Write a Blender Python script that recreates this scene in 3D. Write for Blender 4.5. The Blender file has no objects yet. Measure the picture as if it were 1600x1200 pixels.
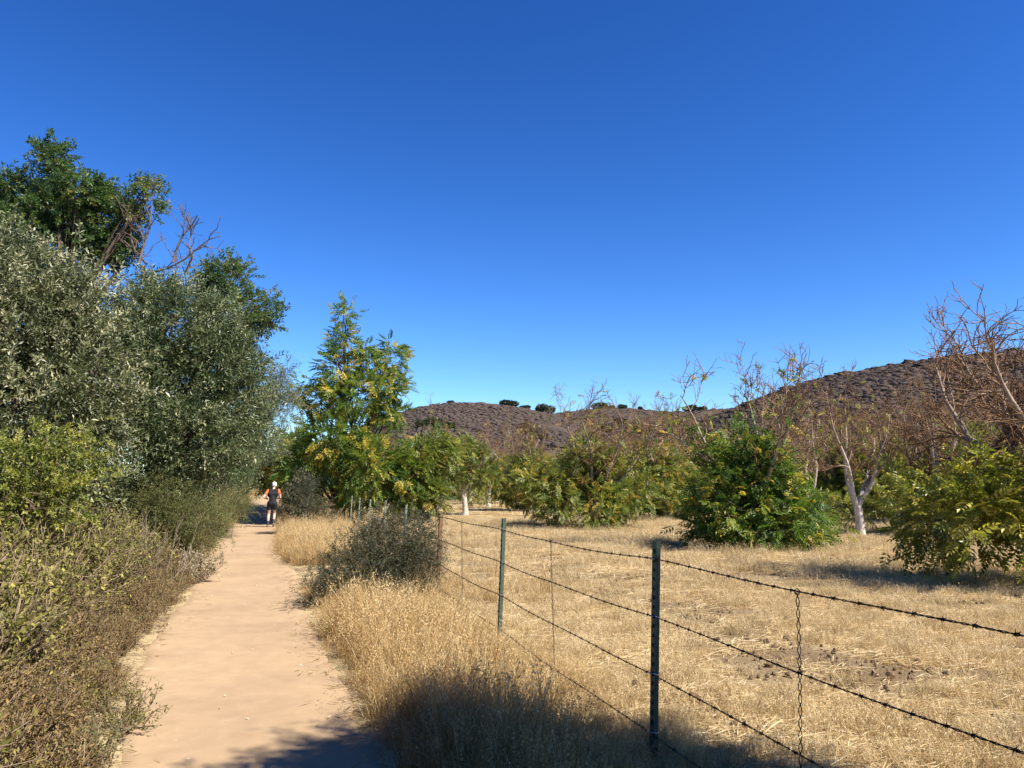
import bpy, math, random
import numpy as np
from mathutils import Vector, Matrix

# ------------------------------------------------------------------ camera, sky, sun, exposure
SC = bpy.context.scene
F = 1202.0                     # focal length in pixels of a 1600 px wide frame
CAMZ = 1.6
PITCH = math.atan(158.0 / F)
cam = bpy.data.cameras.new('camera')
cam.sensor_width = 36.0
cam.lens = 36.0 * F / 1600.0
cam.clip_start = 0.05
cam.clip_end = 6000.0
cam_o = bpy.data.objects.new('camera', cam)
SC.collection.objects.link(cam_o)
cam_o.location = (0, 0, CAMZ)
cam_o.rotation_euler = (math.radians(90) + PITCH, 0, 0)
SC.camera = cam_o

SUN_AZ = math.radians(122)     # clockwise from +Y (view direction)
SUN_EL = math.radians(49)
SUN = Vector((math.sin(SUN_AZ) * math.cos(SUN_EL), math.cos(SUN_AZ) * math.cos(SUN_EL), math.sin(SUN_EL)))
w = bpy.data.worlds.new('World')
SC.world = w
w.use_nodes = True
wn, wl = w.node_tree.nodes, w.node_tree.links
wn.clear()
sky = wn.new('ShaderNodeTexSky')
sky.sky_type = 'NISHITA'
sky.sun_disc = False
sky.sun_elevation = SUN_EL
sky.sun_rotation = SUN_AZ
sky.altitude = 0
sky.air_density = 1.0
sky.dust_density = 0.0
sky.ozone_density = 6.0
hs = wn.new('ShaderNodeHueSaturation')
hs.inputs['Saturation'].default_value = 1.11
hs.inputs['Value'].default_value = 1.0
hs.inputs['Hue'].default_value = 0.507
gm = wn.new('ShaderNodeGamma')          # camera-like contrast of the clear sky
gm.inputs['Gamma'].default_value = 1.4
bg = wn.new('ShaderNodeBackground')
bg.inputs['Strength'].default_value = 0.05
wo = wn.new('ShaderNodeOutputWorld')
wl.new(sky.outputs[0], gm.inputs['Color'])
wl.new(gm.outputs[0], hs.inputs['Color'])
wl.new(hs.outputs[0], bg.inputs['Color'])
wl.new(bg.outputs[0], wo.inputs['Surface'])

sl = bpy.data.lights.new('sun', 'SUN')
sl.energy = 5.0
sl.angle = math.radians(0.53)
sl.color = (1.0, 0.93, 0.82)
so = bpy.data.objects.new('sun', sl)
SC.collection.objects.link(so)
so.rotation_euler = SUN.to_track_quat('Z', 'Y').to_euler()
so.location = (20, -10, 30)

vs = SC.view_settings
vs.view_transform = 'Standard'
vs.look = 'None'
vs.gamma = 1.0
vs.use_curve_mapping = False
vs.exposure = 1.05
SC.cycles.max_bounces = 6
SC.cycles.diffuse_bounces = 3
SC.cycles.transmission_bounces = 4
SC.cycles.transparent_max_bounces = 4
SC.cycles.caustics_reflective = False
SC.cycles.caustics_refractive = False

# ------------------------------------------------------------------ helpers
COL = SC.collection
cp, sp_ = math.cos(PITCH), math.sin(PITCH)

def ray(u, v):
    a, b = (u - 800.0) / F, (600.0 - v) / F
    return np.array([a, cp - b * sp_, sp_ + b * cp])

def at(u, v, Y):
    r = ray(u, v)
    return np.array([0, 0, CAMZ]) + r * (Y / r[1])

def ground_at(u, v, z=0.0):
    r = ray(u, v)
    return np.array([0, 0, CAMZ]) + r * ((z - CAMZ) / r[2])

def pxm(Y):                    # metres per pixel at depth Y
    return Y / F

def sstep(a, b, x):
    t = np.clip((np.asarray(x, float) - a) / (b - a), 0, 1)
    return t * t * (3 - 2 * t)

def noise2(x, y, s=1.0, seed=0):
    r = np.random.RandomState(seed)
    out = 0
    for k in range(7):
        a = r.uniform(0, 6.283); f = s * r.uniform(0.6, 1.9); ph = r.uniform(0, 6.283)
        out = out + np.sin((x * math.cos(a) + y * math.sin(a)) * f + ph + 1.3 * np.sin((x * math.sin(a) - y * math.cos(a)) * f * .7 + ph * 2))
    return out / 7.0

def unit(a):
    return a / (np.linalg.norm(a, axis=-1, keepdims=True) + 1e-9)

class Geo:
    """collects vertices, faces, a per-point tint and material indices into one mesh"""
    def __init__(s):
        s.v = []; s.f = []; s.t = []; s.n = 0
    def add(s, v, f, t=0.5, mi=0):
        v = np.asarray(v, np.float32).reshape(-1, 3)
        f = np.asarray(f, np.int64)
        s.v.append(v); s.f.append((f + s.n, mi))
        t = np.asarray(t, np.float32)
        s.t.append(np.broadcast_to(t, (len(v),)) if t.ndim == 0 else t.reshape(-1))
        s.n += len(v)
        return s
    def mesh(s, name, mats, smooth=False):
        me = bpy.data.meshes.new(name)
        V = np.concatenate(s.v)
        me.vertices.add(len(V)); me.vertices.foreach_set('co', V.ravel())
        loops = np.concatenate([f.ravel() for f, m in s.f])
        tot = np.concatenate([np.full(len(f), f.shape[1]) for f, m in s.f])
        mi = np.concatenate([np.full(len(f), m) for f, m in s.f])
        start = np.concatenate([[0], np.cumsum(tot)[:-1]])
        me.loops.add(len(loops)); me.loops.foreach_set('vertex_index', loops.astype(np.int32))
        me.polygons.add(len(tot))
        me.polygons.foreach_set('loop_start', start.astype(np.int32))
        me.polygons.foreach_set('material_index', mi.astype(np.int32))
        if smooth:
            me.polygons.foreach_set('use_smooth', np.ones(len(tot), bool))
        else:
            me.polygons.foreach_set('use_smooth', np.zeros(len(tot), bool))
        a = me.attributes.new('tint', 'FLOAT', 'POINT')
        a.data.foreach_set('value', np.concatenate(s.t).astype(np.float32))
        for m in (mats if isinstance(mats, (list, tuple)) else [mats]):
            me.materials.append(m)
        me.update(calc_edges=True)
        return me
    def build(s, name, mats, parent=None, smooth=False, link=True):
        o = bpy.data.objects.new(name, s.mesh(name, mats, smooth))
        if link:
            COL.objects.link(o)
        if parent is not None:
            o.parent = parent
        return o

def tag(o, label=None, cat=None, group=None, kind=None):
    if label: o['label'] = label
    if cat: o['category'] = cat
    if group: o['group'] = group
    if kind: o['kind'] = kind
    return o

def empty(name, loc=(0, 0, 0), label=None, cat=None, group=None):
    o = bpy.data.objects.new(name, None)
    o.empty_display_size = 0.2
    COL.objects.link(o)
    o.location = [float(c) for c in loc]
    return tag(o, label, cat, group)

def copy_tree(root, loc, rz, sc, label=None, group=None):
    r = root.copy(); COL.objects.link(r)
    r.location = [float(c) for c in loc]; r.rotation_euler = (0, 0, rz); r.scale = (sc, sc, sc) if np.isscalar(sc) else sc
    if label: r['label'] = label
    if group: r['group'] = group
    for ch in list(root.children):
        c = ch.copy(); COL.objects.link(c); c.parent = r
        for g in list(ch.children):
            d = g.copy(); COL.objects.link(d); d.parent = c
    return r

def tube(g, P, R, sides=5, tint=0.5, mi=0, cap=True):
    P = np.asarray(P, float); n = len(P)
    R = np.broadcast_to(np.asarray(R, float), (n,))
    T = np.empty_like(P)
    T[1:-1] = P[2:] - P[:-2]; T[0] = P[1] - P[0]; T[-1] = P[-1] - P[-2]
    T = unit(T)
    ref = np.array([0.31, 0.17, 0.93]) if abs(T[0][2]) < 0.9 else np.array([0.93, 0.21, 0.3])
    A = unit(np.cross(T, ref)); B = np.cross(T, A)
    a = np.arange(sides) * (2 * math.pi / sides)
    ring = P[:, None, :] + R[:, None, None] * (np.cos(a)[None, :, None] * A[:, None, :] + np.sin(a)[None, :, None] * B[:, None, :])
    i = np.arange(n - 1)[:, None] * sides; j = np.arange(sides)[None, :]; k = (j + 1) % sides
    f = np.stack([i + j, i + k, i + sides + k, i + sides + j], -1).reshape(-1, 4)
    t = np.asarray(tint, float)
    if t.ndim == 1:
        t = np.repeat(t, sides)
    g.add(ring.reshape(-1, 3), f, t, mi)
    if cap and sides >= 3:
        g.add(ring[0][::-1], np.arange(sides)[None, :], float(np.ravel(t)[0]), mi)
        g.add(ring[-1], np.arange(sides)[None, :], float(np.ravel(t)[-1]), mi)

def frames(D, U):
    D = unit(D); S = unit(np.cross(D, U)); N = np.cross(S, D)
    return np.stack([S, D, N], -1)            # columns: local x, y (growth), z (normal)

def inst(g, proto, X, R, s, tint, mi=0):
    """copies of a small leaf spray, joined"""
    pv, pf, pt = proto
    n, k = len(X), len(pv)
    if n == 0: return
    V = X[:, None, :] + s[:, None, None] * np.einsum('nij,kj->nki', R, pv)
    Fc = pf[None] + (np.arange(n) * k)[:, None, None]
    T = np.clip(tint[:, None] + pt[None], 0, 1)
    g.add(V.reshape(-1, 3), Fc.reshape(-1, pf.shape[1]), T.reshape(-1), mi)

def leaf_tris(P, D, N, L, W, fold=0.22, tint=None, mid=0.45):
    P = np.asarray(P, float); D = unit(D); S = unit(np.cross(D, N)); N = np.cross(S, D)
    L = np.broadcast_to(L, (len(P),))[:, None]; W = np.broadcast_to(W, (len(P),))[:, None]
    m = P + D * L * mid + N * W * fold
    V = np.stack([P, m + S * W / 2, P + D * L - N * L * .08, m - S * W / 2], 1).reshape(-1, 3)
    b = np.arange(len(P))[:, None] * 4
    f = np.concatenate([b + np.array([[0, 1, 2]]), b + np.array([[0, 2, 3]])], 0)
    t = np.zeros(len(V)) if tint is None else np.repeat(tint, 4)
    return V, f, t

# ---- leaf sprays (local: growth +Y, normal +Z)
def pinnate(rng, pairs=5, L=0.32, leaf=0.105, wid=0.038, droop=0.35):
    ps, ds, ns, ls, ws = [], [], [], [], []
    for i in range(pairs):
        f = 0.22 + 0.72 * i / (pairs - 1)
        y = L * f; z = -droop * L * f * f
        k = leaf * (0.75 + 0.45 * math.sin(math.pi * min(1, f * 1.05)))
        for sx in (-1, 1):
            ps.append((sx * .004, y, z)); ds.append((sx * (0.9 + rng.uniform(-.15, .15)), 0.55 + rng.uniform(-.15, .25), -0.25 - droop * f * .6 + rng.uniform(-.2, .2)))
            ns.append((sx * .2 + rng.uniform(-.2, .2), -.1, 1)); ls.append(k); ws.append(wid * k / leaf)
    ps.append((0, L, -droop * L)); ds.append((0, 1, -droop * 1.3)); ns.append((0, .3, 1)); ls.append(leaf); ws.append(wid)
    V, f, t = leaf_tris(ps, np.array(ds, float), np.array(ns, float), np.array(ls), np.array(ws))
    t = np.repeat(rng.uniform(-.06, .06, len(ps)), 4)
    # rachis
    y = np.array([0, .5, 1.]) * L; z = -droop * L * (y / L) ** 2
    rv = np.concatenate([np.stack([[-.003] * 3, y, z], -1), np.stack([[.003] * 3, y, z], -1)])
    rf = np.array([[0, 3, 4], [0, 4, 1], [1, 4, 5], [1, 5, 2]])
    return np.concatenate([V, rv]), np.concatenate([f, rf + len(V)]), np.concatenate([t, np.full(6, .1)])

def twig_leaves(rng, n=14, L=0.38, leaf=0.07, wid=0.018, spread=0.9, droop=0.15):
    f = np.linspace(.1, 1, n); ang = np.arange(n) * 2.4 + rng.uniform(0, 6)
    y = L * f; z = -droop * L * f * f
    P = np.stack([np.zeros(n), y, z], -1)
    D = np.stack([np.cos(ang) * spread, np.full(n, .75), np.sin(ang) * spread + .15], -1) + rng.normal(0, .22, (n, 3))
    N = np.stack([rng.normal(0, .5, n), rng.normal(-.2, .3, n), np.full(n, 1.)], -1)
    V, fc, t = leaf_tris(P, D, N, leaf * rng.uniform(.7, 1.15, n), wid * rng.uniform(.8, 1.2, n))
    t = np.repeat(rng.uniform(-.12, .12, n), 4)
    rv = np.array([[-.002, 0, 0], [.002, 0, 0], [0, L * .95, -droop * L]])
    return np.concatenate([V, rv]), np.concatenate([fc, [[len(V), len(V) + 1, len(V) + 2]]]), np.concatenate([t, np.full(3, .0)])

# ------------------------------------------------------------------ materials
def new_mat(name):
    m = bpy.data.materials.new(name); m.use_nodes = True
    nt = m.node_tree; nt.nodes.clear()
    return m, nt.nodes, nt.links

def ramp(nodes, stops):
    r = nodes.new('ShaderNodeValToRGB')
    e = r.color_ramp.elements
    while len(e) < len(stops): e.new(0.5)
    for el, (p, c) in zip(e, stops):
        el.position = p; el.color = (*c, 1)
    return r

def leaf_mat(name, stops, rough=0.5, trans=0.3, spec=0.5, tcol=(1.25, 1.3, .6), ivar=0.0):
    m, n, l = new_mat(name)
    at_ = n.new('ShaderNodeAttribute'); at_.attribute_name = 'tint'
    r = ramp(n, stops)
    oi = n.new('ShaderNodeObjectInfo')                         # every tuft a little different
    sh = n.new('ShaderNodeMath'); sh.operation = 'MULTIPLY_ADD'; sh.inputs[1].default_value = ivar; sh.inputs[2].default_value = -ivar / 2
    l.new(oi.outputs['Random'], sh.inputs[0])
    ad = n.new('ShaderNodeMath'); ad.operation = 'ADD'; l.new(sh.outputs[0], ad.inputs[0]); l.new(at_.outputs['Fac'], ad.inputs[1])
    l.new(ad.outputs[0], r.inputs[0])
    p = n.new('ShaderNodeBsdfPrincipled'); p.inputs['Roughness'].default_value = rough
    p.inputs['Specular IOR Level'].default_value = spec
    l.new(r.outputs[0], p.inputs['Base Color'])
    out = n.new('ShaderNodeOutputMaterial')
    if trans > 0:
        mx = n.new('ShaderNodeMix'); mx.data_type = 'RGBA'; mx.blend_type = 'MULTIPLY'; mx.inputs[0].default_value = 1
        l.new(r.outputs[0], mx.inputs[6]); mx.inputs[7].default_value = (*tcol, 1)
        t = n.new('ShaderNodeBsdfTranslucent'); l.new(mx.outputs[2], t.inputs[0])
        ms = n.new('ShaderNodeMixShader'); ms.inputs[0].default_value = trans
        l.new(p.outputs[0], ms.inputs[1]); l.new(t.outputs[0], ms.inputs[2]); l.new(ms.outputs[0], out.inputs[0])
    else:
        l.new(p.outputs[0], out.inputs[0])
    return m

def bark_mat(name, stops, scale=14, rough=.9, bump=.4, var=.35):
    m, n, l = new_mat(name)
    at_ = n.new('ShaderNodeAttribute'); at_.attribute_name = 'tint'
    r = ramp(n, stops); l.new(at_.outputs['Fac'], r.inputs[0])
    g = n.new('ShaderNodeNewGeometry')
    mp = n.new('ShaderNodeMapping'); mp.inputs['Scale'].default_value = (scale, scale, scale * .35)
    l.new(g.outputs['Position'], mp.inputs[0])
    nz = n.new('ShaderNodeTexNoise'); nz.inputs['Scale'].default_value = 1.0; nz.inputs['Detail'].default_value = 5
    l.new(mp.outputs[0], nz.inputs[0])
    mr = n.new('ShaderNodeMapRange'); mr.inputs[1].default_value = .3; mr.inputs[2].default_value = .7
    mr.inputs[3].default_value = 1 - var; mr.inputs[4].default_value = 1 + var * .5
    l.new(nz.outputs[0], mr.inputs[0])
    mx = n.new('ShaderNodeMix'); mx.data_type = 'RGBA'; mx.blend_type = 'MULTIPLY'; mx.inputs[0].default_value = 1
    l.new(r.outputs[0], mx.inputs[6]); l.new(mr.outputs[0], mx.inputs[7])
    p = n.new('ShaderNodeBsdfPrincipled'); p.inputs['Roughness'].default_value = rough; p.inputs['Specular IOR Level'].default_value = .2
    l.new(mx.outputs[2], p.inputs['Base Color'])
    b = n.new('ShaderNodeBump'); b.inputs['Strength'].default_value = bump; b.inputs['Distance'].default_value = .02
    l.new(nz.outputs[0], b.inputs['Height']); l.new(b.outputs[0], p.inputs['Normal'])
    o = n.new('ShaderNodeOutputMaterial'); l.new(p.outputs[0], o.inputs[0])
    return m

def plain_mat(name, col, rough=.7, spec=.3, metal=0.0, var=.2, scale=30):
    m, n, l = new_mat(name)
    g = n.new('ShaderNodeNewGeometry')
    nz = n.new('ShaderNodeTexNoise'); nz.inputs['Scale'].default_value = scale; nz.inputs['Detail'].default_value = 4
    l.new(g.outputs['Position'], nz.inputs[0])
    lo = tuple(c * (1 - var) for c in col); hi = tuple(c * (1 + var) for c in col)
    r = ramp(n, [(.3, lo), (.7, hi)]); l.new(nz.outputs[0], r.inputs[0])
    p = n.new('ShaderNodeBsdfPrincipled'); p.inputs['Roughness'].default_value = rough
    p.inputs['Specular IOR Level'].default_value = spec; p.inputs['Metallic'].default_value = metal
    l.new(r.outputs[0], p.inputs['Base Color'])
    o = n.new('ShaderNodeOutputMaterial'); l.new(p.outputs[0], o.inputs[0])
    return m

def noise_node(n, l, src, scale, detail=5, rough=.55):
    nz = n.new('ShaderNodeTexNoise'); nz.inputs['Scale'].default_value = scale
    nz.inputs['Detail'].default_value = detail; nz.inputs['Roughness'].default_value = rough
    l.new(src, nz.inputs[0]); return nz

def mixc(n, l, fac, a, b, mode='MIX'):
    mx = n.new('ShaderNodeMix'); mx.data_type = 'RGBA'; mx.blend_type = mode
    for sock, x in ((0, fac), (6, a), (7, b)):
        if hasattr(x, 'is_output'): l.new(x, mx.inputs[sock])
        elif sock == 0: mx.inputs[0].default_value = x
        else: mx.inputs[sock].default_value = (*x, 1)
    return mx.outputs[2]

def ground_mat():
    m, n, l = new_mat('dry_field')
    pos = n.new('ShaderNodeNewGeometry').outputs['Position']
    big = noise_node(n, l, pos, .55, 4); mid = noise_node(n, l, pos, 3.2, 6, .65); fine = noise_node(n, l, pos, 38, 6, .7)
    soil = ramp(n, [(.3, (.105, .072, .038)), (.7, (.27, .19, .105))]); l.new(fine.outputs[0], soil.inputs[0])
    straw = ramp(n, [(.25, (.27, .195, .105)), (.5, (.48, .37, .20)), (.8, (.66, .53, .315))]); l.new(fine.outputs[0], straw.inputs[0])
    ad = n.new('ShaderNodeMath'); ad.operation = 'ADD'
    l.new(big.outputs[0], ad.inputs[0]); l.new(mid.outputs[0], ad.inputs[1])
    k = ramp(n, [(.40, (0, 0, 0)), (.56, (1, 1, 1))])
    hf = n.new('ShaderNodeMath'); hf.operation = 'MULTIPLY'; hf.inputs[1].default_value = .5
    l.new(ad.outputs[0], hf.inputs[0]); l.new(hf.outputs[0], k.inputs[0])
    c = mixc(n, l, k.outputs[0], soil.outputs[0], straw.outputs[0])
    tn = n.new('ShaderNodeAttribute'); tn.attribute_name = 'tint'      # bare tilled soil strips
    c = mixc(n, l, tn.outputs['Fac'], c, soil.outputs[0])
    p = n.new('ShaderNodeBsdfPrincipled'); p.inputs['Roughness'].default_value = .95; p.inputs['Specular IOR Level'].default_value = .1
    l.new(c, p.inputs['Base Color'])
    b = n.new('ShaderNodeBump'); b.inputs['Strength'].default_value = .8; b.inputs['Distance'].default_value = .03
    s2 = n.new('ShaderNodeMath'); s2.operation = 'ADD'; l.new(fine.outputs[0], s2.inputs[0]); l.new(mid.outputs[0], s2.inputs[1])
    l.new(s2.outputs[0], b.inputs['Height']); l.new(b.outputs[0], p.inputs['Normal'])
    o = n.new('ShaderNodeOutputMaterial'); l.new(p.outputs[0], o.inputs[0])
    return m

def path_mat():
    m, n, l = new_mat('packed_dirt')
    pos = n.new('ShaderNodeNewGeometry').outputs['Position']
    big = noise_node(n, l, pos, .9, 3); mid = noise_node(n, l, pos, 5.5, 6, .6); fine = noise_node(n, l, pos, 90, 5, .7)
    c1 = ramp(n, [(.3, (.35, .246, .147)), (.55, (.385, .272, .163)), (.75, (.425, .305, .19))]); l.new(mid.outputs[0], c1.inputs[0])
    c2 = ramp(n, [(.3, (.86, .86, .86)), (.7, (1.08, 1.08, 1.08))]); l.new(big.outputs[0], c2.inputs[0])
    c3 = ramp(n, [(.28, (.72, .70, .68)), (.42, (1, 1, 1))]); l.new(fine.outputs[0], c3.inputs[0])
    c = mixc(n, l, 1.0, c1.outputs[0], c2.outputs[0], 'MULTIPLY'); c = mixc(n, l, .6, c, c3.outputs[0], 'MULTIPLY')
    p = n.new('ShaderNodeBsdfPrincipled'); p.inputs['Roughness'].default_value = .95; p.inputs['Specular IOR Level'].default_value = .1
    l.new(c, p.inputs['Base Color'])
    b = n.new('ShaderNodeBump'); b.inputs['Strength'].default_value = .22; b.inputs['Distance'].default_value = .025
    b2 = n.new('ShaderNodeBump'); b2.inputs['Strength'].default_value = .35; b2.inputs['Distance'].default_value = .006
    l.new(mid.outputs[0], b.inputs['Height']); l.new(fine.outputs[0], b2.inputs['Height'])
    l.new(b.outputs[0], b2.inputs['Normal']); l.new(b2.outputs[0], p.inputs['Normal'])
    o = n.new('ShaderNodeOutputMaterial'); l.new(p.outputs[0], o.inputs[0])
    return m

def hill_mat():
    m, n, l = new_mat('hill_soil')
    pos = n.new('ShaderNodeNewGeometry').outputs['Position']
    a = noise_node(n, l, pos, .03, 5); b_ = noise_node(n, l, pos, .35, 6, .7)
    c1 = ramp(n, [(.35, (.072, .057, .047)), (.6, (.095, .076, .06)), (.8, (.18, .14, .095))]); l.new(b_.outputs[0], c1.inputs[0])
    c2 = ramp(n, [(.3, (.8, .8, .8)), (.7, (1.15, 1.12, 1.05))]); l.new(a.outputs[0], c2.inputs[0])
    c = mixc(n, l, 1.0, c1.outputs[0], c2.outputs[0], 'MULTIPLY')
    p = n.new('ShaderNodeBsdfPrincipled'); p.inputs['Roughness'].default_value = 1; p.inputs['Specular IOR Level'].default_value = 0
    l.new(c, p.inputs['Base Color'])
    o = n.new('ShaderNodeOutputMaterial'); l.new(p.outputs[0], o.inputs[0])
    return m

M = {}
M['ground'] = ground_mat(); M['path'] = path_mat(); M['hill'] = hill_mat()
M['chaparral'] = leaf_mat('chaparral', [(0, (.062, .047, .041)), (.55, (.084, .064, .054)), (.85, (.112, .088, .068)), (1, (.078, .076, .05))], .95, 0, .1)
M['oak_far'] = leaf_mat('oak_leaves', [(0, (.022, .032, .014)), (1, (.07, .085, .035))], .7, .1, .3)
M['walnut_green'] = leaf_mat('walnut_leaves_green', [(0, (.04, .085, .015)), (.4, (.085, .16, .025)), (.75, (.19, .25, .04)), (.93, (.38, .36, .055)), (1, (.58, .42, .07))], .5, .4, .45)
M['walnut_olive'] = leaf_mat('walnut_leaves_turning', [(0, (.06, .095, .02)), (.45, (.14, .185, .035)), (.75, (.27, .28, .055)), (.93, (.42, .37, .07)), (1, (.42, .24, .07))], .45, .36, .45)
M['walnut_yellow'] = leaf_mat('walnut_leaves_yellow', [(0, (.08, .11, .022)), (.4, (.18, .21, .035)), (.75, (.38, .37, .06)), (1, (.58, .50, .12))], .42, .38, .5)
M['walnut_dark'] = leaf_mat('walnut_leaves_dark', [(0, (.028, .06, .02)), (.5, (.06, .112, .034)), (.85, (.12, .18, .055)), (1, (.24, .23, .08))], .5, .35, .45)
M['willow'] = leaf_mat('willow_leaves', [(0, (.045, .06, .02)), (.5, (.125, .142, .055)), (.8, (.27, .275, .145)), (1, (.44, .42, .24))], .45, .18, .5, (1.1, 1.2, .7))
M['willow_dark'] = leaf_mat('willow_leaves_dark', [(0, (.034, .052, .016)), (.5, (.09, .12, .04)), (.85, (.20, .225, .105)), (1, (.34, .34, .18))], .45, .18, .5, (1.1, 1.2, .7))
M['willow_pale'] = leaf_mat('willow_leaves_pale', [(0, (.09, .11, .065)), (.6, (.17, .19, .12)), (1, (.27, .27, .18))], .45, .3, .5)
M['lime'] = leaf_mat('lime_leaves', [(0, (.075, .10, .018)), (.5, (.18, .205, .038)), (1, (.38, .36, .085))], .5, .35, .4)
M['shrub_dark'] = leaf_mat('shrub_leaves_dark', [(0, (.035, .04, .022)), (.55, (.075, .08, .042)), (.9, (.15, .135, .075)), (1, (.24, .18, .1))], .5, .2, .4)
M['coyote'] = leaf_mat('coyote_leaves', [(0, (.07, .085, .025)), (.5, (.145, .155, .05)), (1, (.25, .24, .10))], .55, .25, .35)
M['brown_weed'] = leaf_mat('dried_weed_leaves', [(0, (.07, .045, .018)), (.4, (.185, .125, .052)), (.75, (.33, .235, .105)), (1, (.17, .165, .045))], .9, .2, .1, (1.1, 1, .8), ivar=.5)
M['olive_weed'] = leaf_mat('olive_weed_leaves', [(0, (.05, .05, .013)), (.45, (.135, .13, .033)), (.8, (.25, .225, .066)), (1, (.40, .38, .09))], .8, .22, .15, (1.1, 1.1, .7), ivar=.5)
M['pale_weed'] = leaf_mat('pale_weed_leaves', [(0, (.2, .16, .10)), (.6, (.36, .30, .2)), (1, (.5, .45, .32))], .8, .2, .2)
M['vine'] = leaf_mat('vine_leaves', [(0, (.11, .12, .05)), (.6, (.22, .22, .10)), (1, (.33, .28, .15))], .5, .3, .4)
M['straw'] = leaf_mat('straw', [(0, (.25, .18, .092)), (.4, (.50, .385, .21)), (.8, (.70, .57, .345)), (1, (.82, .70, .47))], .8, .25, .12, (1.1, 1, .75), ivar=.5)
M['oat'] = leaf_mat('wild_oat', [(0, (.16, .09, .034)), (.4, (.38, .25, .105)), (.75, (.58, .42, .20)), (1, (.76, .61, .35))], .8, .25, .12, (1.1, 1, .75), ivar=.5)
M['stem_brown'] = bark_mat('weed_stems', [(0, (.16, .11, .07)), (1, (.3, .23, .15))], 40, .9, 0)
M['stalk_grey'] = bark_mat('grey_stalks', [(0, (.13, .10, .07)), (1, (.30, .24, .17))], 40, .9, 0)
M['white_bark'] = bark_mat('orchard_bark', [(0, (.175, .095, .048)), (.25, (.22, .132, .072)), (.5, (.33, .25, .18)), (1, (.55, .49, .41))], 16, .9, .5, .45)
M['dark_bark'] = bark_mat('dark_bark', [(0, (.10, .075, .055)), (1, (.14, .105, .075))], 12, .95, .6)
M['grey_bark'] = bark_mat('dead_bark', [(0, (.13, .10, .08)), (1, (.19, .15, .12))], 12, .95, .5)

# ------------------------------------------------------------------ terrain
def path_c(y):
    y = np.asarray(y, float)
    return 0.05 - 0.345 * y + 0.0016 * np.clip(y - 14, 0, None) ** 2 + 0.07 * np.sin(y * .55)
def path_hw(y):
    return 0.845 + 0.05 * np.sin(np.asarray(y) * .9 + 1) + 0.004 * np.clip(-np.asarray(y, float) + 6, 0, 6)
def fence_x(y):
    return 0.805 - 0.283 * (np.asarray(y, float) - 4.69)

def H(x, y):
    x = np.asarray(x, float); y = np.asarray(y, float)
    near = 1 - sstep(40, 120, np.hypot(x, y))
    off = x - path_c(y)
    left = np.clip(-off - path_hw(y), 0, None)
    right = np.clip(off - path_hw(y), 0, None)
    out = np.clip(np.abs(off) - path_hw(y), 0, None)
    h = 0.03 * noise2(x, y, .9, 3) * sstep(0, .6, out) * near
    h = h + 0.016 * noise2(x, y, 5.0, 5) * sstep(.1, .7, out) * near * (1 - sstep(18, 30, y))
    h = h + 0.55 * sstep(.2, 3.2, left) * near                   # bank on the left
    h = h + 0.03 * sstep(0, .7, right) * (1 - sstep(1.8, 3.2, right)) * near
    q = x - fence_x(y)
    till = sstep(2.0, 2.7, q) * (1 - sstep(3.6, 4.6, q)) * sstep(2, 5, y) * (1 - sstep(16, 26, y))
    h = h + till * (0.03 * noise2(x, y, 8, 8) + .015 * noise2(x, y, 19, 9))
    rise = 1.5 * sstep(33, 52, y) * (1 - sstep(0, 6, x - (fence_x(y) - 2.5))) * near
    h = h + rise
    return h

def till_mask(x, y):
    q = x - fence_x(y)
    a = sstep(2.0, 2.7, q) * (1 - sstep(3.4, 4.4, q)) * sstep(2, 5, y) * (1 - sstep(16, 26, y))
    b = .8 * sstep(.25, .5, q) * (1 - sstep(.9, 1.5, q)) * sstep(3, 6, y) * (1 - sstep(12, 20, y))
    nz = sstep(-.3, .2, noise2(x, y, 2.4, 21))
    c = .8 * sstep(.14, .42, noise2(x, y, 1.3, 27)) * sstep(.2, .6, q) * sstep(3, 5, y) * (1 - sstep(20, 34, y))
    return np.clip(np.maximum((a + b) * nz, c), 0, 1)

def grid_axis(lo, hi, a, n):
    t = np.linspace(math.asinh(lo / a), math.asinh(hi / a), n)
    return a * np.sinh(t)
gx = grid_axis(-2600, 2600, 2.4, 250); gy = grid_axis(-600, 3000, 3.0, 250)
GX, GY = np.meshgrid(gx, gy)
off = np.abs(GX - path_c(GY)) - path_hw(GY)
inpath = (1 - sstep(-.25, -.02, off)) * (GY > -12) * (GY < 62)
GZ = H(GX, GY) - .035 * inpath
g = Geo()
nx, ny = len(gx), len(gy)
i = (np.arange(ny - 1)[:, None] * nx + np.arange(nx - 1)[None, :]).ravel()
g.add(np.stack([GX, GY, GZ], -1).reshape(-1, 3), np.stack([i, i + 1, i + nx + 1, i + nx], -1), till_mask(GX, GY).ravel())
tag(g.build('ground', M['ground'], smooth=True), 'dry straw covered field ground reaching to the hills', None, None, 'structure')

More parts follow.
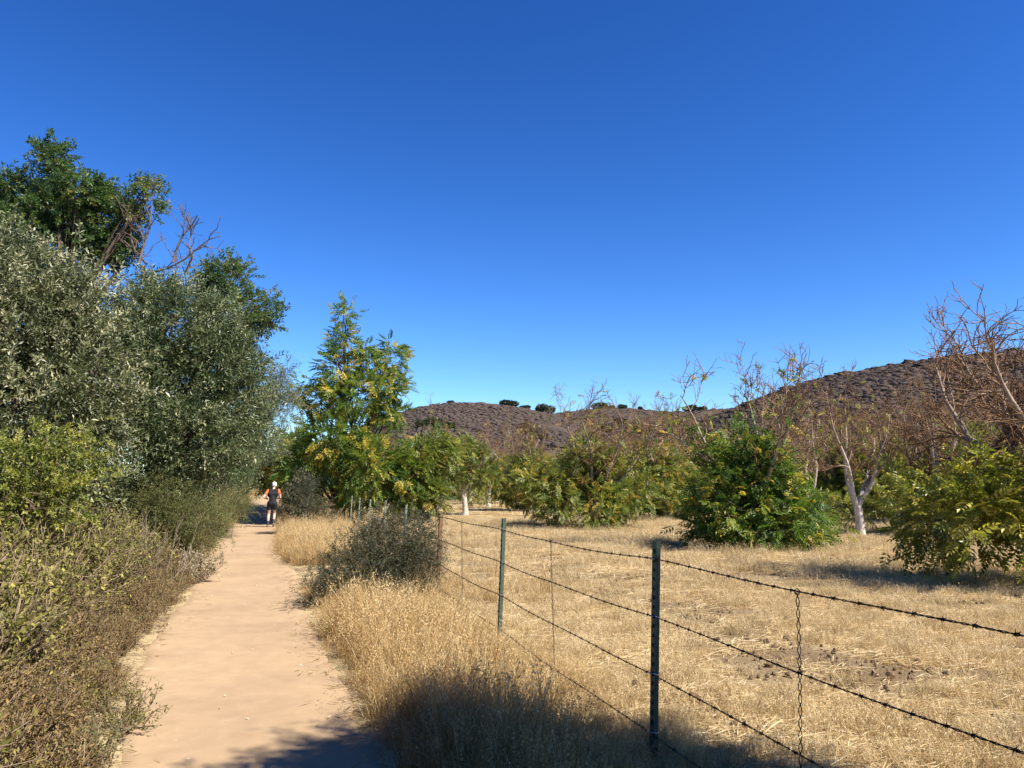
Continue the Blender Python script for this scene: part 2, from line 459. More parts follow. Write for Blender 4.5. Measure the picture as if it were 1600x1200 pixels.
# path sheet
ys = np.concatenate([np.arange(-5, 20, .12), np.arange(20, 60, .4)])
xs = np.linspace(-1, 1, 21)
PY, PXn = np.meshgrid(ys, xs, indexing='ij')
edge = path_hw(PY) + .10 * noise2(PY * 1.0, np.sign(PXn) * 7, 3.5, 12) + .05 * noise2(PY, np.sign(PXn) * 3, 11, 13)
PX = path_c(PY) + PXn * (edge + .06)
PZ = H(path_c(PY) + PXn * path_hw(PY) * .98, PY) + .006 + .010 * noise2(PX, PY, 2.2, 15) * (1 - np.abs(PXn)) - .02 * (1 - PXn ** 2) \
    - .05 * sstep(.9, 1, np.abs(PXn)) + .004 * noise2(PX, PY, 9, 16)
g = Geo()
n1, n2 = PY.shape
i = (np.arange(n1 - 1)[:, None] * n2 + np.arange(n2 - 1)[None, :]).ravel()
g.add(np.stack([PX, PY, PZ], -1).reshape(-1, 3), np.stack([i, i + 1, i + n2 + 1, i + n2], -1))
tag(g.build('path', M['path'], smooth=True), 'pale packed dirt footpath', None, None, 'structure')

# ------------------------------------------------------------------ hills
def hill(name, ridge, D, base, seed, nblob, bsize, label):
    rng = np.random.RandomState(seed)
    us = np.linspace(ridge[0][0], ridge[-1][0], 160)
    rv = np.interp(us, [r[0] for r in ridge], [r[1] for r in ridge])
    ker = np.ones(9) / 9
    rv = np.convolve(np.pad(rv, 4, mode='edge'), ker, 'valid')
    R = np.array([at(u, v, D) for u, v in zip(us, rv)])          # ridge points
    ss = np.concatenate([np.linspace(0, 1, 60), np.linspace(1.03, 1.8, 16)])
    def surf(ci, s):
        c0 = np.clip(np.floor(ci).astype(int), 0, len(us) - 2); fr = ci - c0
        Rr = R[c0] * (1 - fr)[..., None] + R[c0 + 1] * fr[..., None]
        k = base + (1 - base) * s
        pr = np.where(s <= 1, s * (1.3 - .3 * s), 1 - .9 * (s - 1) ** 1.3)
        X = Rr[..., 0] * k; Y = Rr[..., 1] * k
        Z = np.maximum(Rr[..., 2], 0) * pr + (Rr[..., 2] * .07) * noise2(X, Y, .035 * 500 / D, seed) * np.clip(s * (1 - s) * 4, 0, 1) - 3 * (1 - sstep(0, .1, s))
        return np.stack([X, Y, Z], -1)
    CI, S = np.meshgrid(np.arange(len(us)).astype(float), ss, indexing='ij')
    P = surf(CI, S)
    g = Geo(); n1, n2 = CI.shape
    i = (np.arange(n1 - 1)[:, None] * n2 + np.arange(n2 - 1)[None, :]).ravel()
    g.add(P.reshape(-1, 3), np.stack([i, i + n2, i + n2 + 1, i + 1], -1))
    tag(g.build(name, M['hill'], smooth=True), label, None, None, 'structure')
    # chaparral covering it
    import itertools
    protos = []
    for k in range(6):
        nlat, nlon = 3, 7
        vv = [(0, 0, 1)]
        for a in range(1, nlat + 1):
            th = a / nlat * math.pi * .56
            for b in range(nlon):
                ph = b / nlon * 2 * math.pi + a * .35
                vv.append((math.sin(th) * math.cos(ph), math.sin(th) * math.sin(ph), math.cos(th)))
        vv = np.array(vv) * (1 + rng.uniform(-.28, .28, (len(vv), 1)))
        ff = [[0, 1 + b, 1 + (b + 1) % nlon] for b in range(nlon)]
        for a in range(nlat - 1):
            o = 1 + a * nlon
            for b in range(nlon):
                b2 = (b + 1) % nlon
                ff += [[o + b, o + nlon + b, o + nlon + b2], [o + b, o + nlon + b2, o + b2]]
        protos.append((vv, np.array(ff), rng.uniform(-.16, .16, len(vv))))
    g = Geo()
    ci = rng.uniform(0, np.interp(1850, us, np.arange(len(us))) - 1.01, nblob); s = rng.uniform(.28, 1.08, nblob)
    Pp = surf(ci, s)
    keep = noise2(Pp[:, 0], Pp[:, 1], .06 * 500 / D, seed + 4) > -.42
    Pp = Pp[keep]; which = rng.randint(0, 6, len(Pp))
    for k in range(6):
        m = which == k; n = m.sum()
        a = rng.uniform(0, 6.28, n)
        Rm = np.zeros((n, 3, 3)); sz = rng.uniform(.75, 1.25, (n, 2))
        Rm[:, 0, 0] = np.cos(a) * sz[:, 0]; Rm[:, 0, 1] = -np.sin(a); Rm[:, 1, 0] = np.sin(a) * sz[:, 0]; Rm[:, 1, 1] = np.cos(a); Rm[:, 2, 2] = .36 * sz[:, 1]
        inst(g, protos[k], Pp[m], Rm, bsize * rng.lognormal(0, .42, n), np.clip(rng.normal(.42, .14, n), 0, 1))
    tag(g.build('hillside_scrub', M['chaparral'], smooth=True), 'low brown scrub covering ' + label, 'scrub', None, 'stuff')
    return lambda u, s: surf(np.array([np.interp(u, us, np.arange(len(us)))]), np.array([float(s)]))[0]

surfR = hill('hill', [(1020, 700), (1080, 668), (1130, 645), (1180, 626), (1230, 606), (1280, 591), (1330, 581), (1400, 569), (1500, 557), (1600, 548), (1750, 536), (1950, 533), (2300, 560), (2800, 640)],
     330, .5, 31, 19000, 1.0, 'the broad brown hill at the right')
surfL = hill('hill', [(380, 730), (480, 705), (560, 672), (600, 653), (650, 637), (700, 630), (740, 629), (800, 635), (860, 646), (910, 660), (960, 684), (1020, 712)],
     620, .55, 32, 15000, 1.15, 'the rounded brown hill left of centre')
surfM = hill('hill', [(620, 690), (720, 668), (800, 655), (850, 648), (900, 642), (940, 637), (1000, 639), (1050, 644), (1110, 640), (1160, 637), (1220, 641), (1330, 660), (1500, 680)],
     860, .6, 33, 9000, 1.6, 'the far ridge behind the orchard')

# ------------------------------------------------------------------ branch growing
def grow(rng, p, d, length, nseg, wob, trop):
    pts = [np.array(p, float)]; d = np.array(d, float)
    st = length / nseg
    dirs = []
    for k in range(nseg):
        d = d + rng.normal(0, wob, 3) + np.array(trop) * st
        d = d / np.linalg.norm(d)
        pts.append(pts[-1] + d * st); dirs.append(d)
    return np.array(pts), np.array(dirs)

def side_dir(rng, d, ang):
    a = rng.normal(0, 1, 3); a = a - d * np.dot(a, d); a /= np.linalg.norm(a) + 1e-9
    return d * math.cos(ang) + a * math.sin(ang)

def orchard_skeleton(rng, gt, gb, trunk_h, r, scaffolds, top, lean=(0, 0), nsec=6, nter=6, nspur=3, droop=0.0, twigs=1.0):
    """trunk into gt, branches into gb; returns secondary branch points"""
    P, D = grow(rng, (0, 0, -.08), (lean[0], lean[1], 1), trunk_h + .08, 6, .05, (0, 0, 0))
    R = r * (1 + .45 * np.exp(-np.arange(7) * 1.3)) * np.linspace(1, .82, 7)
    tube(gt, P, R, 10, 1.0)
    nodes = []
    n = scaffolds
    for k in range(n):
        az = k * 6.283 / n + rng.uniform(-.35, .35); inc = rng.uniform(.35, .8)
        d = np.array([math.cos(az) * math.sin(inc), math.sin(az) * math.sin(inc), math.cos(inc)])
        L = (top - trunk_h) * rng.uniform(.72, .98)
        st = P[-1] + np.array([0, 0, -.06 - .05 * (k % 2)])
        Q, E = grow(rng, st, d, L, 10, .12, (0, 0, .20 - droop))
        rr = r * .52 * np.linspace(1, .16, 11)
        tube(gt if k < 2 else gb, Q, rr, 7, np.linspace(1, .42, 11))
        for j in range(nsec):
            f = .18 + .82 * (j + rng.uniform(.1, .9)) / nsec
            ix = min(int(f * 10), 9); b = Q[ix] + (Q[ix + 1] - Q[ix]) * (f * 10 - ix)
            d2 = side_dir(rng, E[ix], rng.uniform(.35, 1.0)); L2 = rng.uniform(.6, 1.35) * (top / 5.0)
            Q2, E2 = grow(rng, b, d2, L2, 8, .20, (0, 0, .45 - droop * 1.5))
            r2 = max(.013, rr[ix] * .5) * np.linspace(1, .42, 9)
            tube(gb, Q2, r2, 5, np.linspace(.5, .22, 9), cap=False)
            nodes.append((Q2, E2))
            for t in range(int(nter * twigs)):
                f3 = rng.uniform(.15, 1); ix3 = min(int(f3 * 8), 7)
                d3 = side_dir(rng, E2[ix3], rng.uniform(.4, 1.1))
                Q3, E3 = grow(rng, Q2[ix3], d3, rng.uniform(.28, .8) * (top / 5), 5, .24, (0, 0, .4 - droop))
                tube(gb, Q3, np.linspace(.011, .0055, 6), 3, np.linspace(.32, .05, 6), cap=False)
                for sct in range(nspur):
                    ix4 = rng.randint(1, 5)
                    d4 = side_dir(rng, E3[ix4], rng.uniform(.5, 1.2))
                    Q4, _ = grow(rng, Q3[ix4], d4, rng.uniform(.10, .34), 3, .22, (0, 0, .4))
                    tube(gb, Q4, np.linspace(.0075, .0045, 4), 3, np.linspace(.2, 0, 4), cap=False)
    return P, nodes

PIN = [pinnate(np.random.RandomState(50 + k), 4 + k % 2, .36, .13, .056, .12 + .1 * k) for k in range(4)]
TWG = [twig_leaves(np.random.RandomState(60 + k), 14, .38, .085, .027) for k in range(5)]
TWB = [twig_leaves(np.random.RandomState(80 + k), 12, .32, .115, .058, 1.0, .1) for k in range(4)]
TWF = [twig_leaves(np.random.RandomState(70 + k), 12, .5, .10, .024, .6, .5) for k in range(4)]

def cluster_leaves(g, rng, C, O, protos, per, spread, size, tint_mu, tint_sd, up=.1, jit=.12, mi=0):
    """C cluster centres, O outward directions: `per` sprays round each centre"""
    n = len(C)
    X = np.repeat(C, per, 0) + rng.normal(0, jit, (n * per, 3))
    D = np.repeat(O, per, 0) + rng.normal(0, spread, (n * per, 3)) + np.array([0, 0, up])
    U = np.array([0, 0, 1.0]) + rng.normal(0, .45, (n * per, 3))
    T = np.repeat(rng.normal(tint_mu, tint_sd, n), per) + rng.normal(0, tint_sd * .5, n * per)
    s = size * rng.uniform(.7, 1.2, n * per)
    R = frames(D, U)
    wh = rng.randint(0, len(protos), n * per)
    for k in range(len(protos)):
        m = wh == k
        inst(g, protos[k], X[m], R[m], s[m], np.clip(T[m], 0, 1), mi)

def lobe_points(rng, lobes, dens, inner=.35):
    """points in the outer shell of lumpy ellipsoids; drop what lies deep inside another lobe"""
    C, O = [], []
    L = np.array(lobes, float)
    for k, lb in enumerate(L):
        c, r = lb[:3], lb[3:6]
        area = 4 * math.pi * ((r[0] * r[1]) ** 1.6 / 3 + (r[0] * r[2]) ** 1.6 / 3 + (r[1] * r[2]) ** 1.6 / 3) ** (1 / 1.6)
        n = max(8, int(area * dens))
        d = unit(rng.normal(0, 1, (n, 3)))
        rad = 1 - (1 - inner) * rng.uniform(0, 1, n) ** 1.6
        lump = 1 + .16 * np.sin(d[:, 0] * 5 + k) * np.sin(d[:, 1] * 6 + 2 * k) + .13 * np.sin(d[:, 2] * 9 + k * 3 + d[:, 0] * 4)
        p = c + d * r * (rad * lump)[:, None]
        ok = np.ones(n, bool)
        for j, l2 in enumerate(L):
            if j != k:
                ok &= np.sum(((p - l2[:3]) / (l2[3:6] * .62)) ** 2, 1) > 1
        C.append(p[ok]); O.append(unit(d[ok] / r))
    return np.concatenate(C), np.concatenate(O)

# ------------------------------------------------------------------ orchard prototypes (at origin)
def orchard_tree(seed, label, lobes, dens, per, size, mat, tmu, tsd, trunk_h=.9, r=.13, scaffolds=4, top=5.0, lean=(0, 0), nsec=6, nter=6, droop=0., twigs=1.0, sparse=0, group='walnut trees of the orchard'):
    rng = np.random.RandomState(seed)
    root = empty('walnut_tree', (0, 0, 0), label, 'tree', group)
    gt, gb = Geo(), Geo()
    P, nodes = orchard_skeleton(rng, gt, gb, trunk_h, r, scaffolds, top, lean, nsec, nter, 3, droop, twigs)
    gf = Geo()
    if lobes:
        C, O = lobe_points(rng, lobes, dens)
        ok = C[:, 2] > .12
        C, O = C[ok], O[ok]
        cluster_leaves(gf, rng, C, O, PIN, per, .7, size, tmu, tsd, -.1, .15)
        pick = rng.choice(len(C), max(10, len(C) // 7), False)  # shoots standing out of the crown
        for j in pick:
            d = unit(O[j] + rng.normal(0, .4, 3) + np.array([0, 0, .25])); ln = rng.uniform(.25, .6)
            Q, E = grow(rng, C[j], d, ln, 4, .12, (0, 0, -.3))
            if Q[:, 2].min() < .1: continue
            tube(gb, Q, np.linspace(.008, .004, 5), 3, .3, cap=False)
            cluster_leaves(gf, rng, Q[2:], E[1:], PIN, 2, .6, size * .9, min(.9, tmu + .12), tsd, -.1, .04)
        for k in range(0, len(C), 6):                         # leafy shoots back to the trunk
            a = P[-1] * np.array([1, 1, rng.uniform(.3, 1.1)]); b = C[k]
            m = (a + b) / 2 + np.array([0, 0, .18]) + rng.normal(0, .12, 3)
            tube(gb, np.array([a + (b - a) * .25, m, b]), [.014, .01, .005], 3, [.55, .4, .2], cap=False)
    lown = np.array([q[rng.randint(2, 9)] for q, e in nodes for _ in range(3) if 1.7 * (label.find('clean') > 0) < q[4][2] < (2.1 if sparse == 0 else 3.0) + rng.uniform(-.6, .5)])
    if len(lown) and lobes and len(lobes) > 3:                # leaves thinning out upwards along the branches
        cluster_leaves(gf, rng, lown, unit(rng.normal(0, 1, lown.shape)), PIN, 2, .6, size * .85, min(.85, tmu + .1), tsd, -.15, .12)
    if sparse:                                                # last leaves along the upper twigs
        pts = np.array([n[0][rng.randint(3, 8)] for n in nodes for _ in range(sparse)])
        dr = unit(rng.normal(0, 1, pts.shape) + np.array([0, 0, -.1]))
        cluster_leaves(gf, rng, pts, dr, PIN, 1, .6, size * .75, min(.85, tmu + .25), tsd, -.2, .15)
    gt.build('trunk', M['white_bark'], root, True)
    gb.build('branches', M['white_bark'], root, True)
    if gf.n:
        gf.build('foliage', mat, root)
    return root

def place(root, loc, rz=0, sc=1.0):
    root.location = [float(c) for c in loc]; root.rotation_euler = (0, 0, rz); root.scale = (sc, sc, sc)
    return root

def gz(x, y):
    return float(H(x, y))

# A: big green mound with bare tops
tA = orchard_tree(101, 'large walnut tree, dark green mound of leaves reaching the grass, bare twigs on top',
    [(-.45, 0, 1.05, 1.0, 1.0, .95), (.75, -.2, .9, .85, .9, .75), (0, -.5, .65, .95, .8, .6), (-.1, .1, 1.95, .75, .75, .75), (-.2, .1, 2.5, .4, .4, .4), (1.25, .1, .5, .6, .7, .4), (-1.15, .1, .75, .55, .6, .5), (.55, 0, 1.6, .6, .7, .55)],
    15, 4, .85, M['walnut_green'], .47, .24, .9, .14, 6, 5.2, nsec=8, nter=7, sparse=2)
# B: yellow leaves hanging low
tB = orchard_tree(102, 'walnut tree at the right edge with hanging yellow-green leaves and rusty bare limbs',
    [(-1.5, -.2, 1.15, .8, .8, .55), (-.5, -.7, 1.1, .8, .7, .6), (.7, .3, 1.4, 1.0, 1.0, .7), (-1.9, .6, 1.1, .6, .7, .5), (.1, .7, 1.5, 1.0, .8, .6), (-.9, -.1, 1.75, .7, .7, .4)],
    10, 4, .9, M['walnut_yellow'], .55, .24, 1.0, .2, 8, 5.3, nsec=11, nter=9, droop=.10, sparse=0)
# C: mostly bare, white trunk
tC = orchard_tree(103, 'nearly leafless walnut tree with a chalk-white forked trunk',
    [(-.9, .9, .6, .5, .5, .4), (1.0, .9, .7, .6, .6, .45)], 9, 3, .7, M['walnut_yellow'], .45, .2, .95, .15, 4, 5.2, nsec=9, nter=8, sparse=2)
# D: leaning trunk
tD = orchard_tree(104, 'walnut tree with a leaning pale trunk, wide green skirt and rust-brown bare crown',
    [(-1.4, -.2, 1.2, 1.0, 1.0, .9), (.2, -.6, .95, 1.1, 1.0, .8), (1.5, 0, 1.05, .9, .9, .65), (-.6, .4, 1.95, 1.1, .9, .7), (-2.1, 0, 1.7, .65, .7, .6), (.9, .5, 2.1, .9, .8, .6), (.1, 0, 2.8, .8, .8, .5), (2.2, .3, 1.5, .6, .7, .5), (0, 1.3, 1.5, 1.2, .8, .8)],
    9, 4, .9, M['walnut_olive'], .56, .22, 1.0, .15, 6, 5.4, lean=(.35, 0), nsec=9, nter=8, sparse=3)
# E: clean trunk, umbrella crown
tE = orchard_tree(105, 'walnut tree with clean white trunk under a rounded green crown',
    [(-.9, 0, 2.5, 1.0, .9, .75), (.9, -.2, 2.4, 1.0, .9, .75), (0, .2, 3.2, 1.1, .9, .75), (-1.3, .2, 3.1, .7, .65, .6), (1.3, .3, 3.2, .7, .65, .6), (1.7, 0, 2.2, .6, .7, .5), (-1.7, .2, 2.2, .6, .7, .5), (0, 1.0, 2.5, 1.0, .7, .6)],
    9, 4, .9, M['walnut_olive'], .42, .22, 1.35, .15, 5, 5.6, nsec=6, nter=6, sparse=4)

def put(root, u, v, Y=None, rz=0, sc=1.0, x=None):
    p = ground_at(u, v) if Y is None else at(u, v, Y)
    return place(root, (p[0], p[1], gz(p[0], p[1])), rz, sc)

put(tA, 1182, 858, rz=.3, sc=1.04)
place(tB, (8.65, 12.4, gz(8.65, 12.4)), 0.0, .94)
put(tC, 1345, 838, rz=.5)
put(tD, 915, 826, rz=.2)
put(tE, 727, 806, rz=1.0, sc=1.02)
fixed = [np.array(t.location[:2]) for t in (tA, tB, tC, tD, tE)]
def extra(root, u, v, rz, sc, label):
    p = ground_at(u, v)
    c = copy_tree(root, (p[0], p[1], gz(p[0], p[1])), rz, sc, label)
    fixed.append(np.array(c.location[:2]))
    return c
extra(tC, 763, 793, 2.1, 1.1, 'slender white-trunked walnut tree just right of the umbrella-crowned one')
extra(tD, 1045, 812, 2.6, 1.0, 'walnut tree seen between the leaning one and the large green mound')
extra(tC, 1262, 818, 4.0, 1.05, 'bare walnut tree standing behind the right side of the large green mound')
extra(tB, 1470, 838, 2.0, .95, 'olive leaved walnut tree between the white forked trunk and the right edge')
extra(tD, 1000, 800, .9, 1.15, 'loose yellow-green walnut tree in the gap left of the large green mound')
extra(tE, 1120, 803, 2.2, 1.1, 'walnut tree peeping over the left shoulder of the large green mound')
extra(tD, 1305, 812, 5.0, 1.1, 'walnut tree just left of the white forked trunk, farther back')
extra(tD, 1405, 815, 1.9, 1.1, 'walnut tree just right of the white forked trunk, farther back')
extra(tD, 835, 798, 3.3, 1.15, 'walnut tree left of the leaning one, farther back')
extra(tE, 1540, 822, .4, 1.0, 'walnut tree behind the left side of the right-edge one')
extra(tE, 688, 796, 3.0, .9, 'smaller crowned walnut tree left of the umbrella-crowned one')
rng = np.random.RandomState(7)
dirv = np.array([-.31, .95]); per_ = np.array([.95, .31])
p0 = np.array([5.6, 17.6])
cnt = 0
for row in range(0, 9):
    for k in range(-2, 10):
        q = p0 + per_ * 7.6 * row + dirv * 8.6 * k + rng.uniform(-.8, .8, 2) + dirv * (row % 2) * 3
        if q[1] < 20 or q[1] > 88 or abs(q[0]) > .72 * q[1] + 2: continue
        if q[0] < fence_x(q[1]) + 2.2: continue
        if min(np.linalg.norm(q - f) for f in fixed) < 4.2: continue
        if 650 < 800 + F * q[0] / q[1] < 800 and q[1] < 44: continue
        proto = (tC, tD, tE, tD, tB, tE, tD)[rng.randint(0, 7)]
        copy_tree(proto, (q[0], q[1], gz(*q)), rng.uniform(0, 6.28), tuple(np.array([1.25, 1.25, 1.0]) * rng.uniform(.92, 1.1)),
                  'part-bare walnut tree in the back rows of the orchard', 'walnut trees in the back rows of the orchard')
        cnt += 1
        fixed.append(q)
print('back orchard trees', cnt)

# ------------------------------------------------------------------ left-hand trees
def lobes_px(items, Y):
    out = []
    for (u, v, ru, rv, dY) in items:
        yy = Y + dY; p = at(u, v, yy)
        out.append((p[0], p[1], p[2], ru * pxm(yy), (ru + rv) * .5 * pxm(yy), rv * pxm(yy)))
    return out

def lobe_tree(name, seed, base, lobes, dens, per, protos, size, mat, tmu, tsd, label, cat='tree', bark='dark_bark', r=.13, spread=.6, up=.15, inner=.35, group=None, nfork=3):
    rng = np.random.RandomState(seed)
    bz = gz(base[0], base[1])
    root = empty(name, (base[0], base[1], bz), label, cat, group)
    o = np.array([base[0], base[1], bz])
    L = np.array(lobes, float).copy(); L[:, :3] -= o
    C, O = lobe_points(rng, L, dens, inner)
    ok = C[:, 2] > .1
    C, O = C[ok], O[ok]
    gf = Geo(); cluster_leaves(gf, rng, C, O, protos, per, spread, size, tmu, tsd, up)
    gt, gb = Geo(), Geo()
    top = L[:, :3].mean(0)
    fork = np.array([top[0] * .35, top[1] * .35, max(.35, L[:, 2].min() * .6)])
    P = np.array([[0, 0, -.1], fork * [.3, .3, .35], fork * [.7, .7, .7], fork])
    tube(gt, P, r * np.array([1.35, 1.0, .9, .85]), 9, .8)
    for k, lb in enumerate(L):
        e = lb[:3] + np.array([0, 0, .3 * lb[5]]); a = fork
        m1 = a + (e - a) * .4 + rng.normal(0, .15, 3) + np.array([0, 0, .1]); m2 = a + (e - a) * .75 + rng.normal(0, .15, 3)
        tube(gb, np.array([a - [0, 0, .05], m1, m2, e]), r * np.array([.6, .42, .28, .12]), 6, .6)
        m = np.where(np.sum(((C - lb[:3]) / lb[3:6]) ** 2, 1) < 1.6)[0]
        for j in rng.choice(m, min(len(m), 14), False) if len(m) else []:
            b = C[j]; s = (m1, m2, e)[rng.randint(0, 3)]
            q = s + (b - s) * .5 + rng.normal(0, .1, 3)
            tube(gb, np.array([s, q, b]), [r * .16, r * .1, .006], 4, [.5, .3, .1], cap=False)
    gt.build('trunk', M[bark], root, True)
    gb.build('branches', M[bark], root, True)
    gf.build('foliage', mat, root)
    return root

# near silver-leaved willow at the far left
p = at(60, 900, 11.0)
lobe_tree('willow_tree', 201, (p[0], 11.2), lobes_px([(45, 500, 70, 75, 0), (-60, 540, 90, 130, .2), (118, 500, 40, 60, .4), (30, 640, 100, 90, -.2), (140, 600, 45, 80, .3), (-80, 440, 60, 50, 0), (70, 430, 42, 34, .5), (100, 720, 75, 60, 0), (0, 430, 50, 40, .2)], 11),
          30, 4, TWG, 1.12, M['willow'], .5, .26, 'big silvery-green willow filling the left edge of the picture', r=.16, inner=.45)
# second, darker willow
p = at(290, 800, 15.5)
lobe_tree('willow_tree', 202, (p[0] - .9, 15.8), lobes_px([(270, 520, 65, 66, 0), (335, 570, 52, 66, .3), (215, 600, 66, 80, -.4), (300, 690, 74, 60, -.5), (368, 640, 32, 66, .2), (210, 700, 62, 56, -.6), (235, 480, 40, 30, .4), (340, 510, 32, 36, .6), (180, 540, 40, 60, .6)], 15.5),
          26, 4, TWG, 1.15, M['willow_dark'], .48, .25, 'dark grey-green willow leaning over the path edge', r=.18, inner=.45)
# tall dark walnut behind
p = at(80, 800, 22)
lobe_tree('walnut_tree', 203, (p[0], 22.0), lobes_px([(82, 258, 26, 28, 0), (35, 305, 28, 24, .5), (125, 300, 30, 22, -.3), (165, 338, 26, 40, .3), (-20, 300, 32, 32, 0), (90, 330, 46, 28, 0), (228, 310, 17, 24, 0), (30, 365, 40, 34, -.5), (185, 385, 22, 28, .4), (-60, 380, 60, 60, .6), (130, 380, 34, 30, .3), (195, 330, 14, 14, 0)], 22),
          17, 4, TWB, 1.1, M['walnut_dark'], .55, .22, 'tall dark green walnut tree rising behind the left willow', r=.2, spread=.6, up=-.05)
# finer green tree behind second willow
lobe_tree('ash_tree', 204, (-9.6, 21), lobes_px([(360, 432, 32, 26, 0), (398, 485, 32, 26, .2), (330, 440, 28, 22, .5), (372, 540, 24, 32, .6), (425, 500, 16, 14, 0), (350, 500, 40, 50, 1.2)], 21),
          18, 4, TWB, .8, M['walnut_dark'], .65, .18, 'fine-leaved green tree showing above the dark willow', r=.14)
# pale feathery willow
lobe_tree('willow_tree', 205, (-10.4, 25), lobes_px([(412, 600, 26, 36, 0), (436, 640, 18, 40, .4), (392, 665, 30, 46, .2), (412, 690, 20, 24, 0), (440, 585, 12, 18, .4)], 25),
          18, 4, TWF, .95, M['willow_pale'], .5, .2, 'pale feathery willow between the dark willow and the runner', r=.1)
lobe_tree('willow_tree', 216, (-13.2, 31), lobes_px([(335, 700, 36, 46, 0), (365, 735, 26, 32, -.3), (300, 740, 40, 34, 0), (372, 690, 22, 34, .5)], 31),
          16, 4, TWG, 1.3, M['willow_dark'], .5, .2, 'dense low willow seen under the dark willow, left of the runner', r=.12)
# dead snag
root = empty('dead_tree', (0, 0, 0), 'dead bare tree with grey twigs sticking up behind the willows', 'tree')
p = at(240, 800, 20)
root.location = (p[0], 20, gz(p[0], 20))
o = np.array(root.location)
rng = np.random.RandomState(206)
gt, gb = Geo(), Geo()
def pl(*uv):
    return np.array([at(u, v, 20) for u, v in uv]) - o
tr = np.concatenate([[[0, 0, -.1]], pl((236, 600), (232, 470), (222, 415))])
tube(gt, tr, [.17, .12, .08, .06], 8, .5)
limbs = [pl((222, 415), (226, 385), (234, 350), (238, 325), (240, 300)), pl((232, 470), (236, 430), (258, 415), (285, 405), (305, 392), (325, 375), (345, 367)),
         pl((270, 410), (278, 385), (288, 365), (300, 345), (310, 340)), pl((222, 415), (212, 390), (205, 365), (206, 345), (222, 336)), pl((290, 425), (298, 402), (296, 375), (300, 355))]
for Lm in limbs:
    n = len(Lm)
    Lm = Lm + rng.normal(0, .05, Lm.shape)
    tube(gb, Lm, np.linspace(.036, .012, n), 6, .5)
    for k in range(9):
        ix = rng.randint(1, n); d = unit(Lm[ix] - Lm[ix - 1])
        Q, E = grow(rng, Lm[ix - 1] + (Lm[ix] - Lm[ix - 1]) * rng.uniform(0, 1), side_dir(rng, d, rng.uniform(.4, 1)), rng.uniform(.4, 1.0), 6, .25, (0, 0, .35))
        tube(gb, Q, np.linspace(.014, .007, 7), 4, .4, cap=False)
        for j in range(3):
            b = rng.randint(1, 6)
            Q2, _ = grow(rng, Q[b], side_dir(rng, E[b - 1], rng.uniform(.5, 1)), rng.uniform(.15, .4), 4, .25, (0, 0, .3))
            tube(gb, Q2, np.linspace(.009, .006, 5), 3, .3, cap=False)
gt.build('trunk', M['grey_bark'], root, True); gb.build('branches', M['grey_bark'], root, True)

# young walnut with upright leaders, beside the fence
lobe_tree('walnut_tree', 207, (at(515, 800, 32.5)[0], 32.5), lobes_px([(541, 490, 9, 22, 0), (538, 535, 18, 26, 0), (530, 580, 32, 34, 0), (612, 560, 20, 34, .2), (606, 605, 30, 34, .2), (560, 620, 50, 36, -.3), (505, 625, 26, 30, .2), (470, 612, 14, 18, .2),
          (520, 690, 60, 50, -.4), (610, 645, 26, 20, .3), (480, 730, 42, 50, 0), (580, 730, 50, 50, -.8), (640, 745, 36, 45, .3), (572, 548, 10, 22, .2), (488, 775, 24, 22, -.3), (560, 772, 40, 22, -.6)], 32.5),
          7, 4, PIN, 1.1, M['walnut_green'], .62, .24, 'tall young walnut tree with upright leafy leaders beside the fence', r=.15, spread=.55, up=.0)
# shrubs round its foot
lobe_tree('shrub', 208, (at(470, 800, 26)[0], 26), lobes_px([(470, 772, 16, 26, 0), (484, 800, 20, 16, -.3), (456, 806, 10, 12, 0)], 26),
          36, 4, TWG, .9, M['shrub_dark'], .5, .22, 'dark leafy shrub just right of the runner', 'shrub', r=.05)
lobe_tree('shrub', 209, (at(432, 780, 36)[0] + .4, 38), lobes_px([(445, 715, 40, 38, 2), (410, 735, 30, 30, 3), (468, 740, 30, 40, 0)], 36),
          9, 5, PIN, 1.1, M['walnut_olive'], .5, .22, 'yellow-green shrub on the slope behind the runner', 'shrub', r=.07)
lobe_tree('walnut_tree', 210, (at(668, 790, 33)[0], 33), lobes_px([(655, 735, 34, 44, 0), (640, 772, 30, 24, -.4), (685, 705, 24, 30, .4), (668, 775, 26, 22, -.2)], 33),
          10, 5, PIN, 1.1, M['walnut_olive'], .5, .22, 'low green walnut tree between the young walnut and the orchard', r=.1, up=-.1)
# lime shrub on the left bank and small coyote brush
lobe_tree('shrub', 211, (at(75, 800, 9.0)[0], 9.0), lobes_px([(105, 700, 36, 26, 0), (60, 735, 55, 34, -.2), (115, 745, 34, 28, -.2), (15, 770, 50, 40, -.3), (80, 790, 50, 30, -.4)], 9.0),
          46, 3, TWB, .46, M['lime'], .5, .25, 'yellow-green feathery shrub under the big silvery willow', 'shrub', r=.03, bark='stem_brown')
lobe_tree('shrub', 212, (at(270, 820, 15.0)[0], 14.6), lobes_px([(262, 775, 42, 34, 0), (300, 800, 40, 32, -.2), (240, 800, 40, 30, -.3), (325, 825, 26, 22, -.5)], 14.6),
          70, 4, TWF, .5, M['coyote'], .5, .2, 'rounded olive-green brush shrub on the bank below the dark willow', 'shrub', r=.03, bark='stem_brown')
lobe_tree('shrub', 213, (at(365, 800, 24)[0], 24), lobes_px([(358, 792, 20, 20, 0), (376, 785, 12, 18, .5)], 24),
          50, 4, TWF, .6, M['coyote'], .5, .2, 'olive brush shrub at the path edge left of the runner', 'shrub', r=.03, bark='stem_brown')
